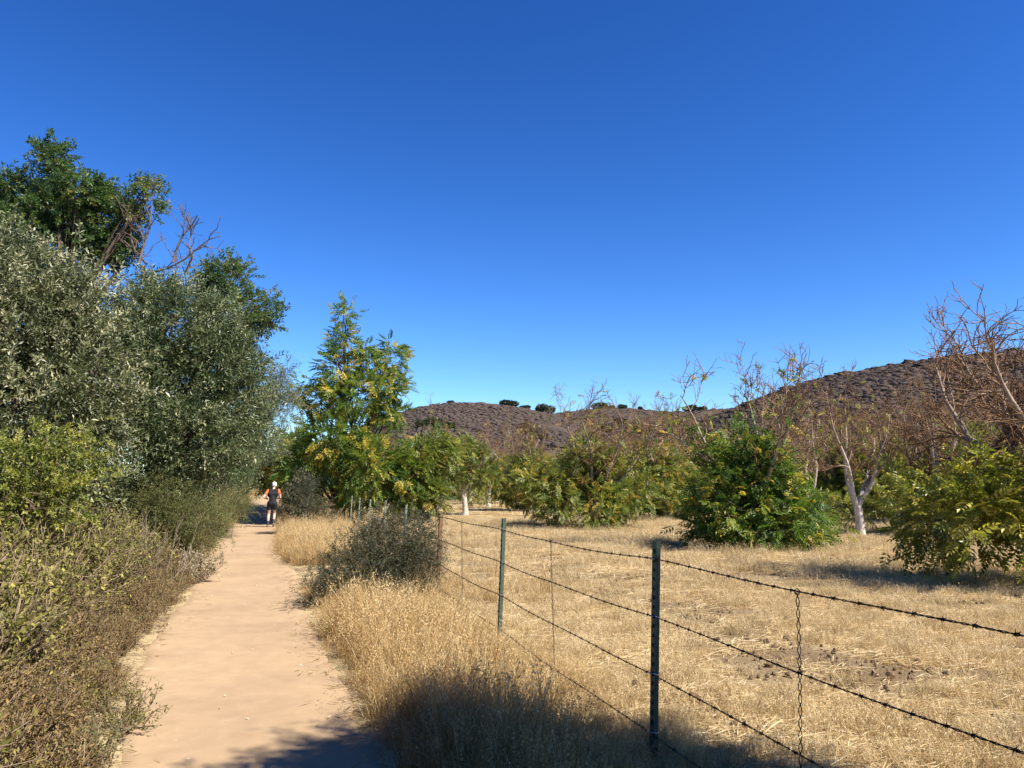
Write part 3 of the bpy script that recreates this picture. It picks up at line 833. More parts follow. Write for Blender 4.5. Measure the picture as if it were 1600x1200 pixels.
# dark shrub at the fence
lobe_tree('shrub', 214, (-2.0, 11.3), lobes_px([(610, 860, 58, 44, 0), (652, 850, 24, 38, .2), (560, 900, 58, 40, -.4), (520, 925, 34, 26, -.7), (640, 895, 40, 34, 0), (590, 832, 24, 22, .1)], 11.2),
          120, 4, TWG, .42, M['shrub_dark'], .42, .2, 'dark twiggy shrub between the path and the fence', 'shrub', r=.03, bark='stem_brown', spread=.8)

# tree out of the frame whose shade falls across the foreground
lobe_tree('oak_tree', 215, (5.2, .3), [(a - .30 * c, b - .045 * c - .38, c, d, e, f) for a, b, c, d, e, f in [(5.2, 2.2, 4.9, 1.1, .8, .8), (6.2, 2.1, 5.4, .9, .9, .8), (4.5, 2.0, 4.4, .6, .7, .5), (5.6, 1.6, 4.3, 1.0, .8, .7), (6.2, 1.2, 4.6, .9, 1.0, .8), (5.2, .9, 5.3, 1.1, 1.0, .8), (6.4, .4, 5.8, 1.2, 1.1, .9), (4.6, .2, 5.6, 1.0, 1.0, .8), (5.45, 2.85, 6.0, .3, .25, .25), (5.7, 2.5, 5.8, .4, .4, .35)]],
          62, 4, TWG, 1.2, M['walnut_dark'], .5, .2, 'leafy oak just outside the right of the frame, shading the foreground', r=.22)
for k, (bx, by) in enumerate(((-5.5, -4.0), (-1.8, -4.2), (2.2, -3.6), (5.8, -4.2), (-4.6, -1.8))):  # unseen canopies added behind the camera to darken the foreground's sky fill
    lobe_tree('oak_tree', 220 + k, (bx, by), [(bx, by, 4.6, 2.0, 1.8, 1.5), (bx + 1.0, by + .6, 3.0, 1.6, 1.3, 1.3), (bx - 1.1, by + .3, 2.8, 1.5, 1.4, 1.3), (bx, by + 1.3, 6.2, 1.9, 1.7, 1.0), (bx, by + .2, 1.4, 1.8, 1.2, 1.0)],
          14, 4, TWG, 1.8, M['walnut_dark'], .5, .2, 'unseen oak added behind the viewer to block skylight', r=.2, group='added sky-blocking oaks behind the viewer')

# ------------------------------------------------------------------ far oaks on the hills
def far_oak(seed):
    rng = np.random.RandomState(seed)
    lobes = [(rng.uniform(-.35, .35), rng.uniform(-.35, .35), rng.uniform(.35, .62), rng.uniform(.3, .42), rng.uniform(.3, .42), rng.uniform(.22, .32)) for _ in range(6)]
    C, O = lobe_points(rng, lobes, 300, .6)
    gf = Geo(); n = len(C)
    V, f, t = leaf_tris(C, O + rng.normal(0, .7, (n, 3)), rng.normal(0, 1, (n, 3)), rng.uniform(.08, .15, n), rng.uniform(.06, .11, n), .2, np.clip(rng.normal(.5, .2, n), 0, 1))
    gf.add(V, f, t)
    gt = Geo(); tube(gt, [[0, 0, -.1], [.02, 0, .2], [0, .02, .45]], [.05, .04, .03], 6, .5)
    return gf.mesh('crown', M['oak_far']), gt.mesh('trunk', M['dark_bark'])
oaks = [far_oak(300 + k) for k in range(3)]
def put_oak(u, surf, s, wpx, D, label, group, flat=.8, sink=.2):
    p = surf(u, s)
    k = oaks[int(u) % 3]
    W = .8 * wpx * pxm(D) * (0.6 + .4 * s)
    r = empty('oak_tree', (p[0], p[1], p[2] - sink * W), label, 'tree', group)
    r.scale = (W, W, W * flat); r.rotation_euler = (0, 0, u * 1.7)
    for nm, me in (('crown', k[0]), ('trunk', k[1])):
        c = bpy.data.objects.new(nm, me); COL.objects.link(c); c.parent = r
for u, wd, lb in ((705, 12, 'tiny dark tree on the crest of the rounded hill'), (796, 24, 'broad grey-green oak at the right end of the rounded hill crest'), (820, 14, 'small square-topped oak between two larger ones on the hill crest'), (851, 30, 'largest dark oak on the hill crest behind the bare orchard tops')):
    put_oak(u, surfL, 1.0, wd, 620, lb, 'oaks along the hill crests')
for u, wd, lb in ((938, 24, 'wide oak at the left of the trio on the far ridge'), (956, 11, 'small middle oak of the trio on the far ridge'), (972, 16, 'round right-hand oak of the trio on the far ridge'), (1000, 10, 'little tree right of the trio on the far ridge'), (1078, 22, 'dark oak on the far ridge behind curled bare twigs'), (1095, 16, 'oak on the far ridge near the foot of the right hill')):
    put_oak(u, surfM, 1.0, wd, 860, lb, 'oaks along the hill crests')
put_oak(1582, surfR, 1.0, 26, 330, 'dark oak on the crest of the right hill', 'oaks along the hill crests', .55)
put_oak(1540, surfR, 1.0, 12, 330, 'small bushy tree left of the oak on the right hill', 'oaks along the hill crests', .55)
put_oak(1206, surfR, 1.0, 10, 330, 'small dark tree low on the slope of the right hill', 'oaks along the hill crests', .6)
for u, s, wd in ((662, .50, 26), (680, .52, 32), (698, .48, 26), (828, .42, 24), (842, .36, 26), (818, .5, 18)):
    put_oak(u, surfL, s, wd, 620, 'dark round oak on the lower flank of the rounded hill', 'oaks on the lower hillside', .7, .1)
for u, s, wd in ((945, .5, 30), (985, .48, 34), (1015, .52, 30), (1040, .46, 30), (970, .6, 20)):
    put_oak(u, surfM, s, wd, 860, 'dark oak in the hollow below the far ridge', 'oaks in the hollow', .7, .1)

# ------------------------------------------------------------------ fence
FX = lambda y: float(fence_x(y))
fence = empty('barbed_wire_fence', (FX(4.69), 4.69, gz(FX(4.69), 4.69)), 'barbed wire fence on steel posts running between the path and the orchard', 'fence')
fo = np.array(fence.location)
M['post_green'] = plain_mat('green_painted_steel', (.075, .115, .085), .55, .4, .2, .45, 60)
M['post_rust'] = plain_mat('rusty_steel', (.21, .125, .075), .85, .2, .1, .4, 60)
M['post_pale'] = plain_mat('weathered_green_steel', (.20, .25, .19), .7, .3, .1, .3, 60)
M['wire'] = plain_mat('rusty_wire', (.055, .038, .03), .6, .4, .6, .4, 80)
M['clip'] = plain_mat('galvanised_wire', (.5, .5, .48), .4, .5, .8, .2, 80)
WH = (1.13, .80, .475, .15)
posts = [(1.25, 1.24, 'post_green'), (4.69, 1.235, 'post_green'), (8.05, 1.24, 'post_green'), (11.45, 1.17, 'post_rust'), (14.9, 1.2, 'post_pale'), (18.2, 1.22, 'post_pale'), (21.7, 1.2, 'post_pale'), (25.1, 1.2, 'post_pale'), (28.4, 1.2, 'post_pale'), (31.8, 1.2, 'post_rust'), (35.2, 1.2, 'post_pale'), (38.6, 1.2, 'post_pale'), (-2.2, 1.22, 'post_green')]
fd = unit(np.array([-.283, 1.0, 0])); fs = np.array([fd[1], -fd[0], 0])    # along, across (towards field)
lean = np.array([.038, 0, 1.0])
def prism(g, poly, z0, z1, base, lean, ax, ay, mi=0):
    n = len(poly)
    lo = [base + ax * a + ay * b + lean * z0 for a, b in poly]; hi = [base + ax * a + ay * b + lean * z1 for a, b in poly]
    g.add(np.array(lo + hi), [[k, (k + 1) % n, n + (k + 1) % n, n + k] for k in range(n)], .5, mi)
    g.add(np.array(hi), np.arange(n)[None, :], .5, mi); g.add(np.array(lo[::-1]), np.arange(n)[None, :], .5, mi)
for (y, h, mt) in posts:
    x = FX(y); b = np.array([x, y, gz(x, y)]) - fo
    g = Geo()
    kx = 1.5 if mt == 'post_rust' else 1.1
    # T section: flat flange faces the path, stem points to the field
    prism(g, [(a_ * kx, b_ * kx) for a_, b_ in [(-.024, 0), (.024, 0), (.024, .006), (.004, .006), (.004, .036), (-.004, .036), (-.004, .006), (-.024, .006)]], -.3, h, b, lean, fd, fs)
    for k in range(int(h / .054)):                               # studs along the face
        z = .03 + k * .054
        prism(g, [(-.008, -.008), (.008, -.008), (.008, .0), (-.008, .0)], z, z + .02, b, lean, fd, fs)
    po = g.build('post', M[mt], fence)
    for hz in WH:
        if hz > h: continue
        g = Geo(); c = b + lean * hz
        ring = np.array([c + fd * a + fs * q + np.array([0, 0, dz]) for a, q, dz in ((-.05, -.006, .004), (-.03, -.014, .002), (0, -.018, 0), (.03, -.014, -.003), (.034, .012, -.006), (0, .044, -.008), (-.034, .012, -.004), (-.04, -.012, .006))])
        tube(g, ring, .0028, 5, .5)
        g.build('wire_clip', M['clip'], po, True)
for wi, hz in enumerate(WH):
    rng = np.random.RandomState(400 + wi)
    ysw = np.arange(-2.2, 38.6, .02); keys = sorted(p[0] for p in posts)
    base = np.array([fence_x(ysw), ysw, H(fence_x(ysw), ysw)]).T
    kz = np.interp(ysw, keys, [gz(FX(k), k) for k in keys]) + hz
    j = np.clip(np.searchsorted(keys, ysw) - 1, 0, len(keys) - 2)
    tt = (ysw - np.array(keys)[j]) / (np.array(keys)[j + 1] - np.array(keys)[j])
    sag = rng.uniform(.005, .03, len(keys))[j]
    P = base.copy(); P[:, 2] = kz - sag * 4 * tt * (1 - tt) + .004 * np.sin(ysw * 3.1 + wi)
    P = P + np.outer(.038 * np.full(len(ysw), hz), [1, 0, 0]) - fs * .012 - fo
    g = Geo()
    near = ysw < 20
    for ph in (0, math.pi):
        a = ysw * 2 * math.pi / .09 + ph
        Q = P + .0027 * (np.cos(a)[:, None] * fs + np.sin(a)[:, None] * np.array([0, 0, 1.]))
        tube(g, Q[near], .0021, 5, .5)
        tube(g, P[~near][::6] + np.array([0, 0, .003 * math.cos(ph)]), .0032, 4, .5)
    for yb in np.arange(-2, 30, .125):
        k = np.searchsorted(ysw, yb + rng.uniform(-.02, .02)); c = P[min(k, len(P) - 1)]
        a0 = rng.uniform(0, 3.14)
        for s in (0, 1):
            dv = math.cos(a0 + s * 1.57) * fs + math.sin(a0 + s * 1.57) * np.array([0, 0, 1.]) + fd * rng.uniform(-.3, .3)
            tube(g, np.array([c - dv * .019, c - dv * .006 + fd * .006, c + dv * .006 + fd * .003, c + dv * .019]), [.0006, .0016, .0016, .0006], 4, .5, cap=False)
        th = np.linspace(0, 4 * math.pi, 14)
        tube(g, c + .0055 * (np.cos(th)[:, None] * fs + np.sin(th)[:, None] * np.array([0, 0, 1.])) + np.linspace(-.009, .009, 14)[:, None] * fd, .0015, 4, .5)
    g.build('barbed_wire', M['wire'], fence, True)
for y, dx, zl in ((3.36, -.03, .03), (6.5, .02, .1), (9.9, .02, .15), (13.2, 0, .2), (16.6, 0, .2), (20, 0, .2)):
    zt = gz(FX(y), y) + WH[0] - .005
    zz = np.linspace(0, 1, 150); L = WH[0] - zl
    g = Geo(); rng = np.random.RandomState(int(y * 10))
    for ph in (0, math.pi):
        a = zz * L * 2 * math.pi / .098 + ph
        C = np.stack([FX(y) + .042 + dx * zz, np.full(150, y), zt - zz * L], -1) - fs * .012 - fo + (.006 * np.sin(zz * 5 + y))[:, None] * fd
        tube(g, C + .0085 * (np.cos(a)[:, None] * fd + .6 * np.sin(a)[:, None] * fs), .0021, 5, .5)
    th = np.linspace(0, 2 * math.pi, 12)
    c = np.array([FX(y) + .042, y, zt + .004]) - fs * .012 - fo
    tube(g, c + .012 * (np.cos(th)[:, None] * fs + np.sin(th)[:, None] * np.array([0, 0, 1.])), .0026, 5, .5)
    g.build('twisted_wire_stay', M['wire'], fence, True)

# ------------------------------------------------------------------ scatter with geometry nodes (stuff only)
def scatter(name, protos, X, rot, sc, idx, label, cat):
    me = bpy.data.meshes.new(name)
    me.vertices.add(len(X)); me.vertices.foreach_set('co', np.asarray(X, np.float32).ravel())
    for nm, arr in (('rot', rot), ('siz', sc)):
        a = me.attributes.new(nm, 'FLOAT_VECTOR', 'POINT'); a.data.foreach_set('vector', np.asarray(arr, np.float32).ravel())
    a = me.attributes.new('idx', 'INT', 'POINT'); a.data.foreach_set('value', np.asarray(idx, np.int32))
    o = bpy.data.objects.new(name, me); COL.objects.link(o)
    ng = bpy.data.node_groups.new(name, 'GeometryNodeTree')
    ng.interface.new_socket('Geometry', in_out='INPUT', socket_type='NodeSocketGeometry')
    ng.interface.new_socket('Geometry', in_out='OUTPUT', socket_type='NodeSocketGeometry')
    n, l = ng.nodes, ng.links
    gi = n.new('NodeGroupInput'); go = n.new('NodeGroupOutput')
    jn = n.new('GeometryNodeJoinGeometry')
    for p in protos:
        oi = n.new('GeometryNodeObjectInfo'); oi.inputs['Object'].default_value = p; oi.inputs['As Instance'].default_value = True
        l.new(oi.outputs['Geometry'], jn.inputs[0])
    ip = n.new('GeometryNodeInstanceOnPoints'); ip.inputs['Pick Instance'].default_value = True
    def att(nm, ty):
        a = n.new('GeometryNodeInputNamedAttribute'); a.data_type = ty; a.inputs[0].default_value = nm
        return [s for s in a.outputs if s.enabled and s.name == 'Attribute'][0]
    er = n.new('FunctionNodeEulerToRotation'); l.new(att('rot', 'FLOAT_VECTOR'), er.inputs[0])
    l.new(gi.outputs[0], ip.inputs['Points']); l.new(jn.outputs[0], ip.inputs['Instance'])
    l.new(att('idx', 'INT'), ip.inputs['Instance Index']); l.new(er.outputs[0], ip.inputs['Rotation']); l.new(att('siz', 'FLOAT_VECTOR'), ip.inputs['Scale'])
    l.new(ip.outputs[0], go.inputs[0])
    md = o.modifiers.new('scatter', 'NODES'); md.node_group = ng
    return tag(o, label, cat, None, 'stuff')

def blades(g, rng, n, r, h, wd, lean, bend, tmu, tsd, spike=0, seg=3, mi=0):
    """n grass blades in a disc of radius r"""
    a = rng.uniform(0, 6.283, n); q = r * np.sqrt(rng.uniform(0, 1, n))
    B = np.stack([q * np.cos(a), q * np.sin(a), np.full(n, -.02)], -1)
    az = rng.uniform(0, 6.283, n); ln = np.abs(rng.normal(0, lean, n)); L = h * rng.uniform(.55, 1.15, n)
    bd = np.abs(rng.normal(0, bend, n))
    S = np.stack([-np.sin(az), np.cos(az), np.zeros(n)], -1)
    tw = rng.uniform(0, 6.283, n)
    S2 = np.stack([np.cos(tw), np.sin(tw), np.zeros(n)], -1) * .7 + S * .3
    S2 = unit(S2)
    P = B; V = []
    for k in range(seg + 1):
        f = k / seg
        wv = wd * (1 - .8 * f) * .5
        V.append(P - S2 * wv); V.append(P + S2 * wv)
        inc = ln + bd * f
        d = np.stack([np.cos(az) * np.sin(inc), np.sin(az) * np.sin(inc), np.cos(inc)], -1)
        if k < seg: P = P + d * (L / seg)[:, None]
    V = np.stack(V, 1)
    b = np.arange(n)[:, None] * (2 * seg + 2)
    fc = np.concatenate([b + np.array([[2 * k, 2 * k + 1, 2 * k + 3, 2 * k + 2]]) for k in range(seg)])
    t = np.clip(rng.normal(tmu, tsd, n), 0, 1)
    g.add(V.reshape(-1, 3), fc, np.repeat(t, 2 * seg + 2), mi)
    if spike:
        m = rng.uniform(0, 1, n) < .55
        tip = V[m].mean(1) * 0 + (V[m][:, -1] + V[m][:, -2]) / 2
        nn = len(tip); tt = t[m]
        for k in range(spike):
            pos = tip - np.array([0, 0, 1]) * (k * .022) + rng.normal(0, .012, (nn, 3))
            dd = rng.normal(0, .6, (nn, 3)) + np.array([0, 0, -.6])
            Vl, fl, _ = leaf_tris(pos, dd, rng.normal(0, 1, (nn, 3)), rng.uniform(.018, .034, nn), rng.uniform(.006, .010, nn))
            g.add(Vl, fl, np.repeat(np.clip(tt + .2, 0, 1), 4), mi)

def proto_obj(g, name, mats):
    return g.build(name, mats, link=False)

# --- straw litter on the field
pr = []
for k in range(6):
    rng = np.random.RandomState(500 + k); g = Geo()
    blades(g, rng, 44, .24, .19, .0046, .4, .3, .6, .22, 0, 2)
    nn = 80                                                       # flattened straw
    a = rng.uniform(0, 6.283, nn); q = .26 * np.sqrt(rng.uniform(0, 1, nn)); az = rng.uniform(0, 6.283, nn)
    P = np.stack([q * np.cos(a), q * np.sin(a), rng.uniform(.004, .035, nn)], -1)
    D = np.stack([np.cos(az), np.sin(az), rng.normal(.02, .12, nn)], -1)
    V, f, t = leaf_tris(P, D, np.array([0, 0, 1.]) + rng.normal(0, .3, (nn, 3)), rng.uniform(.10, .34, nn), .0085, .1, np.clip(rng.normal(.72, .22, nn), 0, 1))
    g.add(V, f, t); pr.append(proto_obj(g, 'straw_patch', M['straw']))
for k in range(2):                                               # upright tufts
    rng = np.random.RandomState(520 + k); g = Geo()
    blades(g, rng, 110, .16, .30, .0042, .25, .5, .5, .2, 1, 3)
    pr.append(proto_obj(g, 'straw_tuft', M['straw']))
rng = np.random.RandomState(530)
X, S, I = [], [], []
def addpts(n, ylo, yhi, fn, smin, smax, ids, pw=1.0, hs=1.0, wide=.74):
    y = ylo + (yhi - ylo) * rng.uniform(0, 1, n) ** pw; x = rng.uniform(-1, 1, n) * (wide * yhi + 1)
    m = (np.abs(x) < wide * y + 1) & fn(x, y)
    x, y = x[m], y[m]
    X.append(np.stack([x, y, H(x, y)], -1)); s = rng.uniform(smin, smax, len(x))
    S.append(np.stack([s, s, s * hs], -1)); I.append(rng.choice(ids, len(x)))
infield = lambda x, y: (x > fence_x(y) - .05)
bare = lambda x, y: rng.uniform(0, 1, len(x)) > .84 * till_mask(x, y)
addpts(8500, 2.5, 13, lambda x, y: infield(x, y) & bare(x, y), .7, 1.1, [0, 1, 2, 3, 4, 5], hs=.5)
addpts(9500, 13, 36, lambda x, y: infield(x, y) & bare(x, y), 1.0, 1.7, [0, 1, 2, 3, 4, 5], hs=.6)
addpts(900, 4, 20, lambda x, y: infield(x, y) & (noise2(x, y, 1.1, 41) > .15), .4, .8, [6, 7], hs=.7)
addpts(4200, 16, 48, lambda x, y: infield(x, y) & (noise2(x, y, .5, 42) > .0), .9, 1.5, [6, 7], hs=.38)
addpts(2200, 40, 95, lambda x, y: infield(x, y), 2.5, 4.2, [6, 7], hs=.45)
X = np.concatenate(X); S = np.concatenate(S); I = np.concatenate(I)
rt = np.zeros((len(X), 3)); rt[:, 2] = rng.uniform(0, 6.28, len(X))
scatter('field_straw', pr, X, rt, S, I, 'short dry straw and stubble covering the orchard floor', 'dry grass')

# --- clods of tilled soil
pr = []
for k in range(4):
    rng = np.random.RandomState(540 + k)
    import bmesh
    bm = bmesh.new(); bmesh.ops.create_icosphere(bm, subdivisions=1, radius=1)
    V = np.array([v.co[:] for v in bm.verts]) * (1 + rng.uniform(-.3, .25, (len(bm.verts), 1))) * [1, .8, .6]
    Fc = np.array([[v.index for v in f.verts] for f in bm.faces]); bm.free()
    g = Geo(); g.add(V, Fc); pr.append(proto_obj(g, 'clod', plain_mat('soil_clod', (.15, .10, .06), 1, .05, 0, .3, 40)))
rng = np.random.RandomState(545)
n = 40000; y = 3 + 20 * rng.uniform(0, 1, n); x = rng.uniform(-6, 14, n)
m = (rng.uniform(0, 1, n) < till_mask(x, y)) & (np.abs(x) < .74 * y + .5); x, y = x[m], y[m]
s = rng.lognormal(-4.2, .55, len(x)); s = np.clip(s, .005, .06)
rt = rng.uniform(0, 6.28, (len(x), 3))
scatter('soil_clods', pr, np.stack([x, y, H(x, y) + s * .2], -1), rt, np.stack([s] * 3, -1), rng.randint(0, 4, len(x)), 'dark broken clods along the tilled strips of the field', 'soil')

# --- wild oats on the verge
pr = []
for k in range(6):
    rng = np.random.RandomState(550 + k); g = Geo()
    blades(g, rng, 38, .15, .56, .0055, .26, .85, .6, .24, 5, 4)
    blades(g, rng, 45, .17, .30, .006, .4, .7, .42, .25, 0, 3)
    pr.append(proto_obj(g, 'oat_tuft', M['oat']))
rng = np.random.RandomState(560)
X, S, I = [], [], []
def verge(n, ylo, yhi, lo, hi, smin, smax, edgefall=True):
    y = rng.uniform(ylo, yhi, n); e = path_c(y) + path_hw(y); f = fence_x(y)
    t = rng.uniform(0, 1, n); x = e + lo + (f + hi - e - lo) * t
    s = rng.uniform(smin, smax, n)
    s = s * (1 - .55 * sstep(-.75, -.15, x - f)) * (.75 + .4 * noise2(x, y, 2.6, 91))
    s = s * np.where((y > 9.4) & (y < 12.2) & (x < -1.2), .45, 1.0)
    if edgefall: s = s * (.45 + .55 * sstep(0, .4, x - e)) * (.45 + .55 * (1 - sstep(-.1, hi, x - f)))
    X.append(np.stack([x, y, H(x, y)], -1)); S.append(np.stack([s, s, s], -1)); I.append(rng.randint(0, 6, n))
verge(1250, 2.2, 12.5, .08, .6, .85, 1.4)
verge(260, 2.0, 12.5, -.02, .2, .22, .4, False)
n = 620; y = rng.uniform(15.5, 29, n); e = path_c(y) + path_hw(y); x = e + .05 + np.abs(rng.normal(.0, .75, n))
s = rng.uniform(.8, 1.25, n) * (.5 + .5 * sstep(0, .5, x - e)); X.append(np.stack([x, y, H(x, y)], -1)); S.append(np.stack([s] * 3, -1)); I.append(rng.randint(0, 6, n))
n = 420; y = rng.uniform(10, 40, n); x = fence_x(y) + rng.normal(0, .6, n)
s = rng.uniform(.5, .95, n); X.append(np.stack([x, y, H(x, y)], -1)); S.append(np.stack([s] * 3, -1)); I.append(rng.randint(0, 6, n))
n = 500; y = rng.uniform(29, 54, n); x = path_c(y) + np.where(rng.uniform(0, 1, n) < .5, -1, 1) * (path_hw(y) + np.abs(rng.normal(0, 1.6, n)))
s = rng.uniform(.9, 1.5, n); X.append(np.stack([x, y, H(x, y)], -1)); S.append(np.stack([s] * 3, -1)); I.append(rng.randint(0, 6, n))
X = np.concatenate(X); S = np.concatenate(S); I = np.concatenate(I)
rt = rng.normal(0, .2, (len(X), 3)); rt[:, 2] = rng.uniform(0, 6.28, len(X))
scatter('wild_oat_grass', pr, X, rt, S, I, 'tall golden dry wild oat grass between the path and the fence', 'dry grass')

# --- weedy underbrush on the left bank
def shrublet(seed, h, r, nst, nl, leaf, wid, lm, sm, tmu=.5, tsd=.22):
    rng = np.random.RandomState(seed); g = Geo()
    nodes, dirs = [], []
    for k in range(nst):
        az = rng.uniform(0, 6.283); inc = rng.uniform(0, 1.05)
        d = np.array([math.cos(az) * math.sin(inc), math.sin(az) * math.sin(inc), math.cos(inc)])
        Q, E = grow(rng, np.array([math.cos(az), math.sin(az), 0]) * rng.uniform(0, .12) * r * 2, d, h * rng.uniform(.7, 1.1) * (1 - .25 * inc / 1.05) + r * .3 * math.sin(inc), 5, .16, (0, 0, .6))
        tube(g, Q, np.linspace(.005, .002, 6), 3, rng.uniform(.2, .9), 1, False)
        nodes.append(Q); dirs.append(E)
        for j in range(4):
            b = rng.randint(1, 5)
            Q2, E2 = grow(rng, Q[b], side_dir(rng, E[b], rng.uniform(.4, .9)), h * rng.uniform(.2, .42), 4, .16, (0, 0, .6))
            tube(g, Q2, np.linspace(.003, .0015, 5), 3, rng.uniform(.2, .9), 1, False)
            nodes.append(Q2); dirs.append(E2)
    ns = len(nodes); wh = rng.randint(0, ns, nl)
    P = np.empty((nl, 3)); D = np.empty((nl, 3))
    for i_ in range(nl):
        Q, E = nodes[wh[i_]], dirs[wh[i_]]; f = rng.uniform(.15, 1) * (len(Q) - 1.001); b = int(f)
        P[i_] = Q[b] + (Q[b + 1] - Q[b]) * (f - b); D[i_] = E[b]
    P += rng.normal(0, .012, P.shape)
    D = D * .6 + rng.normal(0, .6, D.shape)
    V, f, t = leaf_tris(P, D, rng.normal(0, .6, (nl, 3)) + [0, 0, 1], leaf * rng.uniform(.6, 1.3, nl), wid * rng.uniform(.6, 1.3, nl), .2, np.clip(rng.normal(tmu, tsd, nl), 0, 1))
    g.add(V, f, t, 0)
    return proto_obj(g, 'weed_clump', [lm, sm])
brown = [shrublet(600 + k, .46, .32, 28, 1500, .027, .014, M['brown_weed'], M['stem_brown']) for k in range(4)]
olive = [shrublet(610 + k, .56, .36, 28, 1500, .030, .015, M['olive_weed'], M['stem_brown']) for k in range(4)]
rng = np.random.RandomState(620)
def bank(n, ylo, yhi, lo, hi, smin, smax, grow_=.0):
    y = rng.uniform(ylo, yhi, n); e = path_c(y) - path_hw(y)
    d = lo + (hi - lo) * rng.uniform(0, 1, n); x = e - d + .12 * noise2(y, y * 0, 2.2, 77)
    m = x > -.74 * y - .8
    x, y, d = x[m], y[m], d[m]
    s = rng.uniform(smin, smax, len(x)) * (1 + grow_ * sstep(0, 2.5, d)) * (.62 + .38 * sstep(.1, .7, d))
    return np.stack([x, y, H(x, y) - .02], -1), np.stack([s, s, s * rng.uniform(.8, 1.1, len(x))], -1)
def cat_(L): return np.concatenate([a for a, b in L]), np.concatenate([b for a, b in L])
Xb, Sb = cat_([bank(430, 2.2, 13, .16, 1.5, .7, 1.2, .4), bank(240, 13, 30, .1, 1.2, .8, 1.4, .5)])
rt = rng.normal(0, .1, (len(Xb), 3)); rt[:, 2] = rng.uniform(0, 6.28, len(Xb))
scatter('dried_underbrush', brown, Xb, rt, Sb, rng.randint(0, 4, len(Xb)), 'brown dried-out weedy underbrush along the left edge of the path', 'underbrush')
Xb, Sb = cat_([bank(460, 2.4, 13, .9, 4.2, .9, 1.5, .6), bank(80, 3, 13, .3, 1.2, .6, .9, .3), bank(260, 13, 32, .6, 4.0, 1.0, 1.6, .5)])
rt = rng.normal(0, .1, (len(Xb), 3)); rt[:, 2] = rng.uniform(0, 6.28, len(Xb))
scatter('olive_underbrush', olive, Xb, rt, Sb, rng.randint(0, 4, len(Xb)), 'olive-green weedy underbrush covering the left bank', 'underbrush')

# --- single plants on the bank
def single(name, seed, u, v, Y, h, r, nst, nl, leaf, wid, lm, label, cat='plant', sm='stem_brown'):
    x = at(u, v, Y)[0]
    o = shrublet(seed, h, r, nst, nl, leaf, wid, M[lm], M[sm])
    me = o.data
    root = empty(name, (x, Y, gz(x, Y) - .01), label, cat)
    # split stems and leaves into two parts
    for nm, mi in (('stems', 1), ('leaves', 0)):
        keep = [p for p in me.polygons if p.material_index == mi]
        co = np.empty(len(me.vertices) * 3, np.float32); me.vertices.foreach_get('co', co); co = co.reshape(-1, 3)
        tn = np.empty(len(me.vertices), np.float32); me.attributes['tint'].data.foreach_get('value', tn)
        g = Geo(); by = {}
        for p in keep: by.setdefault(len(p.vertices), []).append(list(p.vertices))
        for k, fl in by.items():
            fa = np.array(fl); uq, inv = np.unique(fa, return_inverse=True)
            g.add(co[uq], inv.reshape(fa.shape), tn[uq])
        g.build(nm, M[lm] if mi == 0 else M[sm], root)
    return root
single('vine', 631, 20, 950, 5.6, .8, .4, 20, 190, .062, .058, 'vine', 'broad-leaved pale green vine in the weeds at the left edge')
single('weed', 632, 300, 850, 13.0, .62, .5, 30, 900, .05, .03, 'pale_weed', 'weed with bleached cream leaves beside the path under the olive shrub')
single('weed', 633, 150, 1130, 4.55, .30, .3, 30, 1500, .024, .008, 'coyote', 'low grey-green weed spilling onto the path at the bottom left')
single('weed', 634, 190, 1060, 5.3, .32, .3, 28, 1300, .024, .010, 'olive_weed', 'small olive weed clump at the path edge above the grey-green one')

# dry grey stalks
root = empty('dry_stalks', (at(195, 800, 11)[0], 11, 0), 'cluster of tall dead grey stalks on the left bank', 'dead plant')
root.location.z = gz(root.location.x, 11)
rng = np.random.RandomState(640); g = Geo()
for k in range(70):
    b = np.array([rng.uniform(-1.2, .7), rng.uniform(-.6, .6), -.05])
    Q, E = grow(rng, b, (rng.normal(0, .25), rng.normal(0, .25), 1), rng.uniform(.6, 1.25), 6, .08, (0, 0, 0))
    tube(g, Q, np.linspace(.005, .002, 7), 4, rng.uniform(.2, 1), cap=False)
    for j in range(4):
        ix = rng.randint(2, 6)
        Q2, _ = grow(rng, Q[ix], side_dir(rng, E[ix - 1], .6), rng.uniform(.1, .35), 3, .1, (0, 0, .4))
        tube(g, Q2, np.linspace(.004, .002, 4), 3, rng.uniform(.2, 1), cap=False)
g.build('stems', M['stalk_grey'], root)

# loose bits on the path: straw, leaf litter, pebbles
rng = np.random.RandomState(650); g = Geo()
n = 800; y = rng.uniform(3.5, 24, n); sd = np.where(rng.uniform(0, 1, n) < .6, 1, -1)
x = path_c(y) + sd * (path_hw(y) + .04 - np.abs(rng.normal(0, .16, n)))
z = H(x, y) + .012
az = rng.uniform(0, 6.283, n)
V, f, t = leaf_tris(np.stack([x, y, z], -1), np.stack([np.cos(az), np.sin(az), rng.normal(.05, .08, n)], -1), np.array([0, 0, 1.]) + rng.normal(0, .3, (n, 3)), rng.uniform(.04, .16, n), rng.uniform(.004, .012, n), .15, np.clip(rng.normal(.5, .25, n), 0, 1))
g.add(V, f, t)
tag(g.build('litter', M['straw']), 'scattered straw and leaf bits along the path edges', 'litter', None, 'stuff')
g = Geo(); bm = bmesh.new(); bmesh.ops.create_icosphere(bm, subdivisions=1, radius=1)
V0 = np.array([v.co[:] for v in bm.verts]); F0 = np.array([[v.index for v in q.verts] for q in bm.faces]); bm.free()
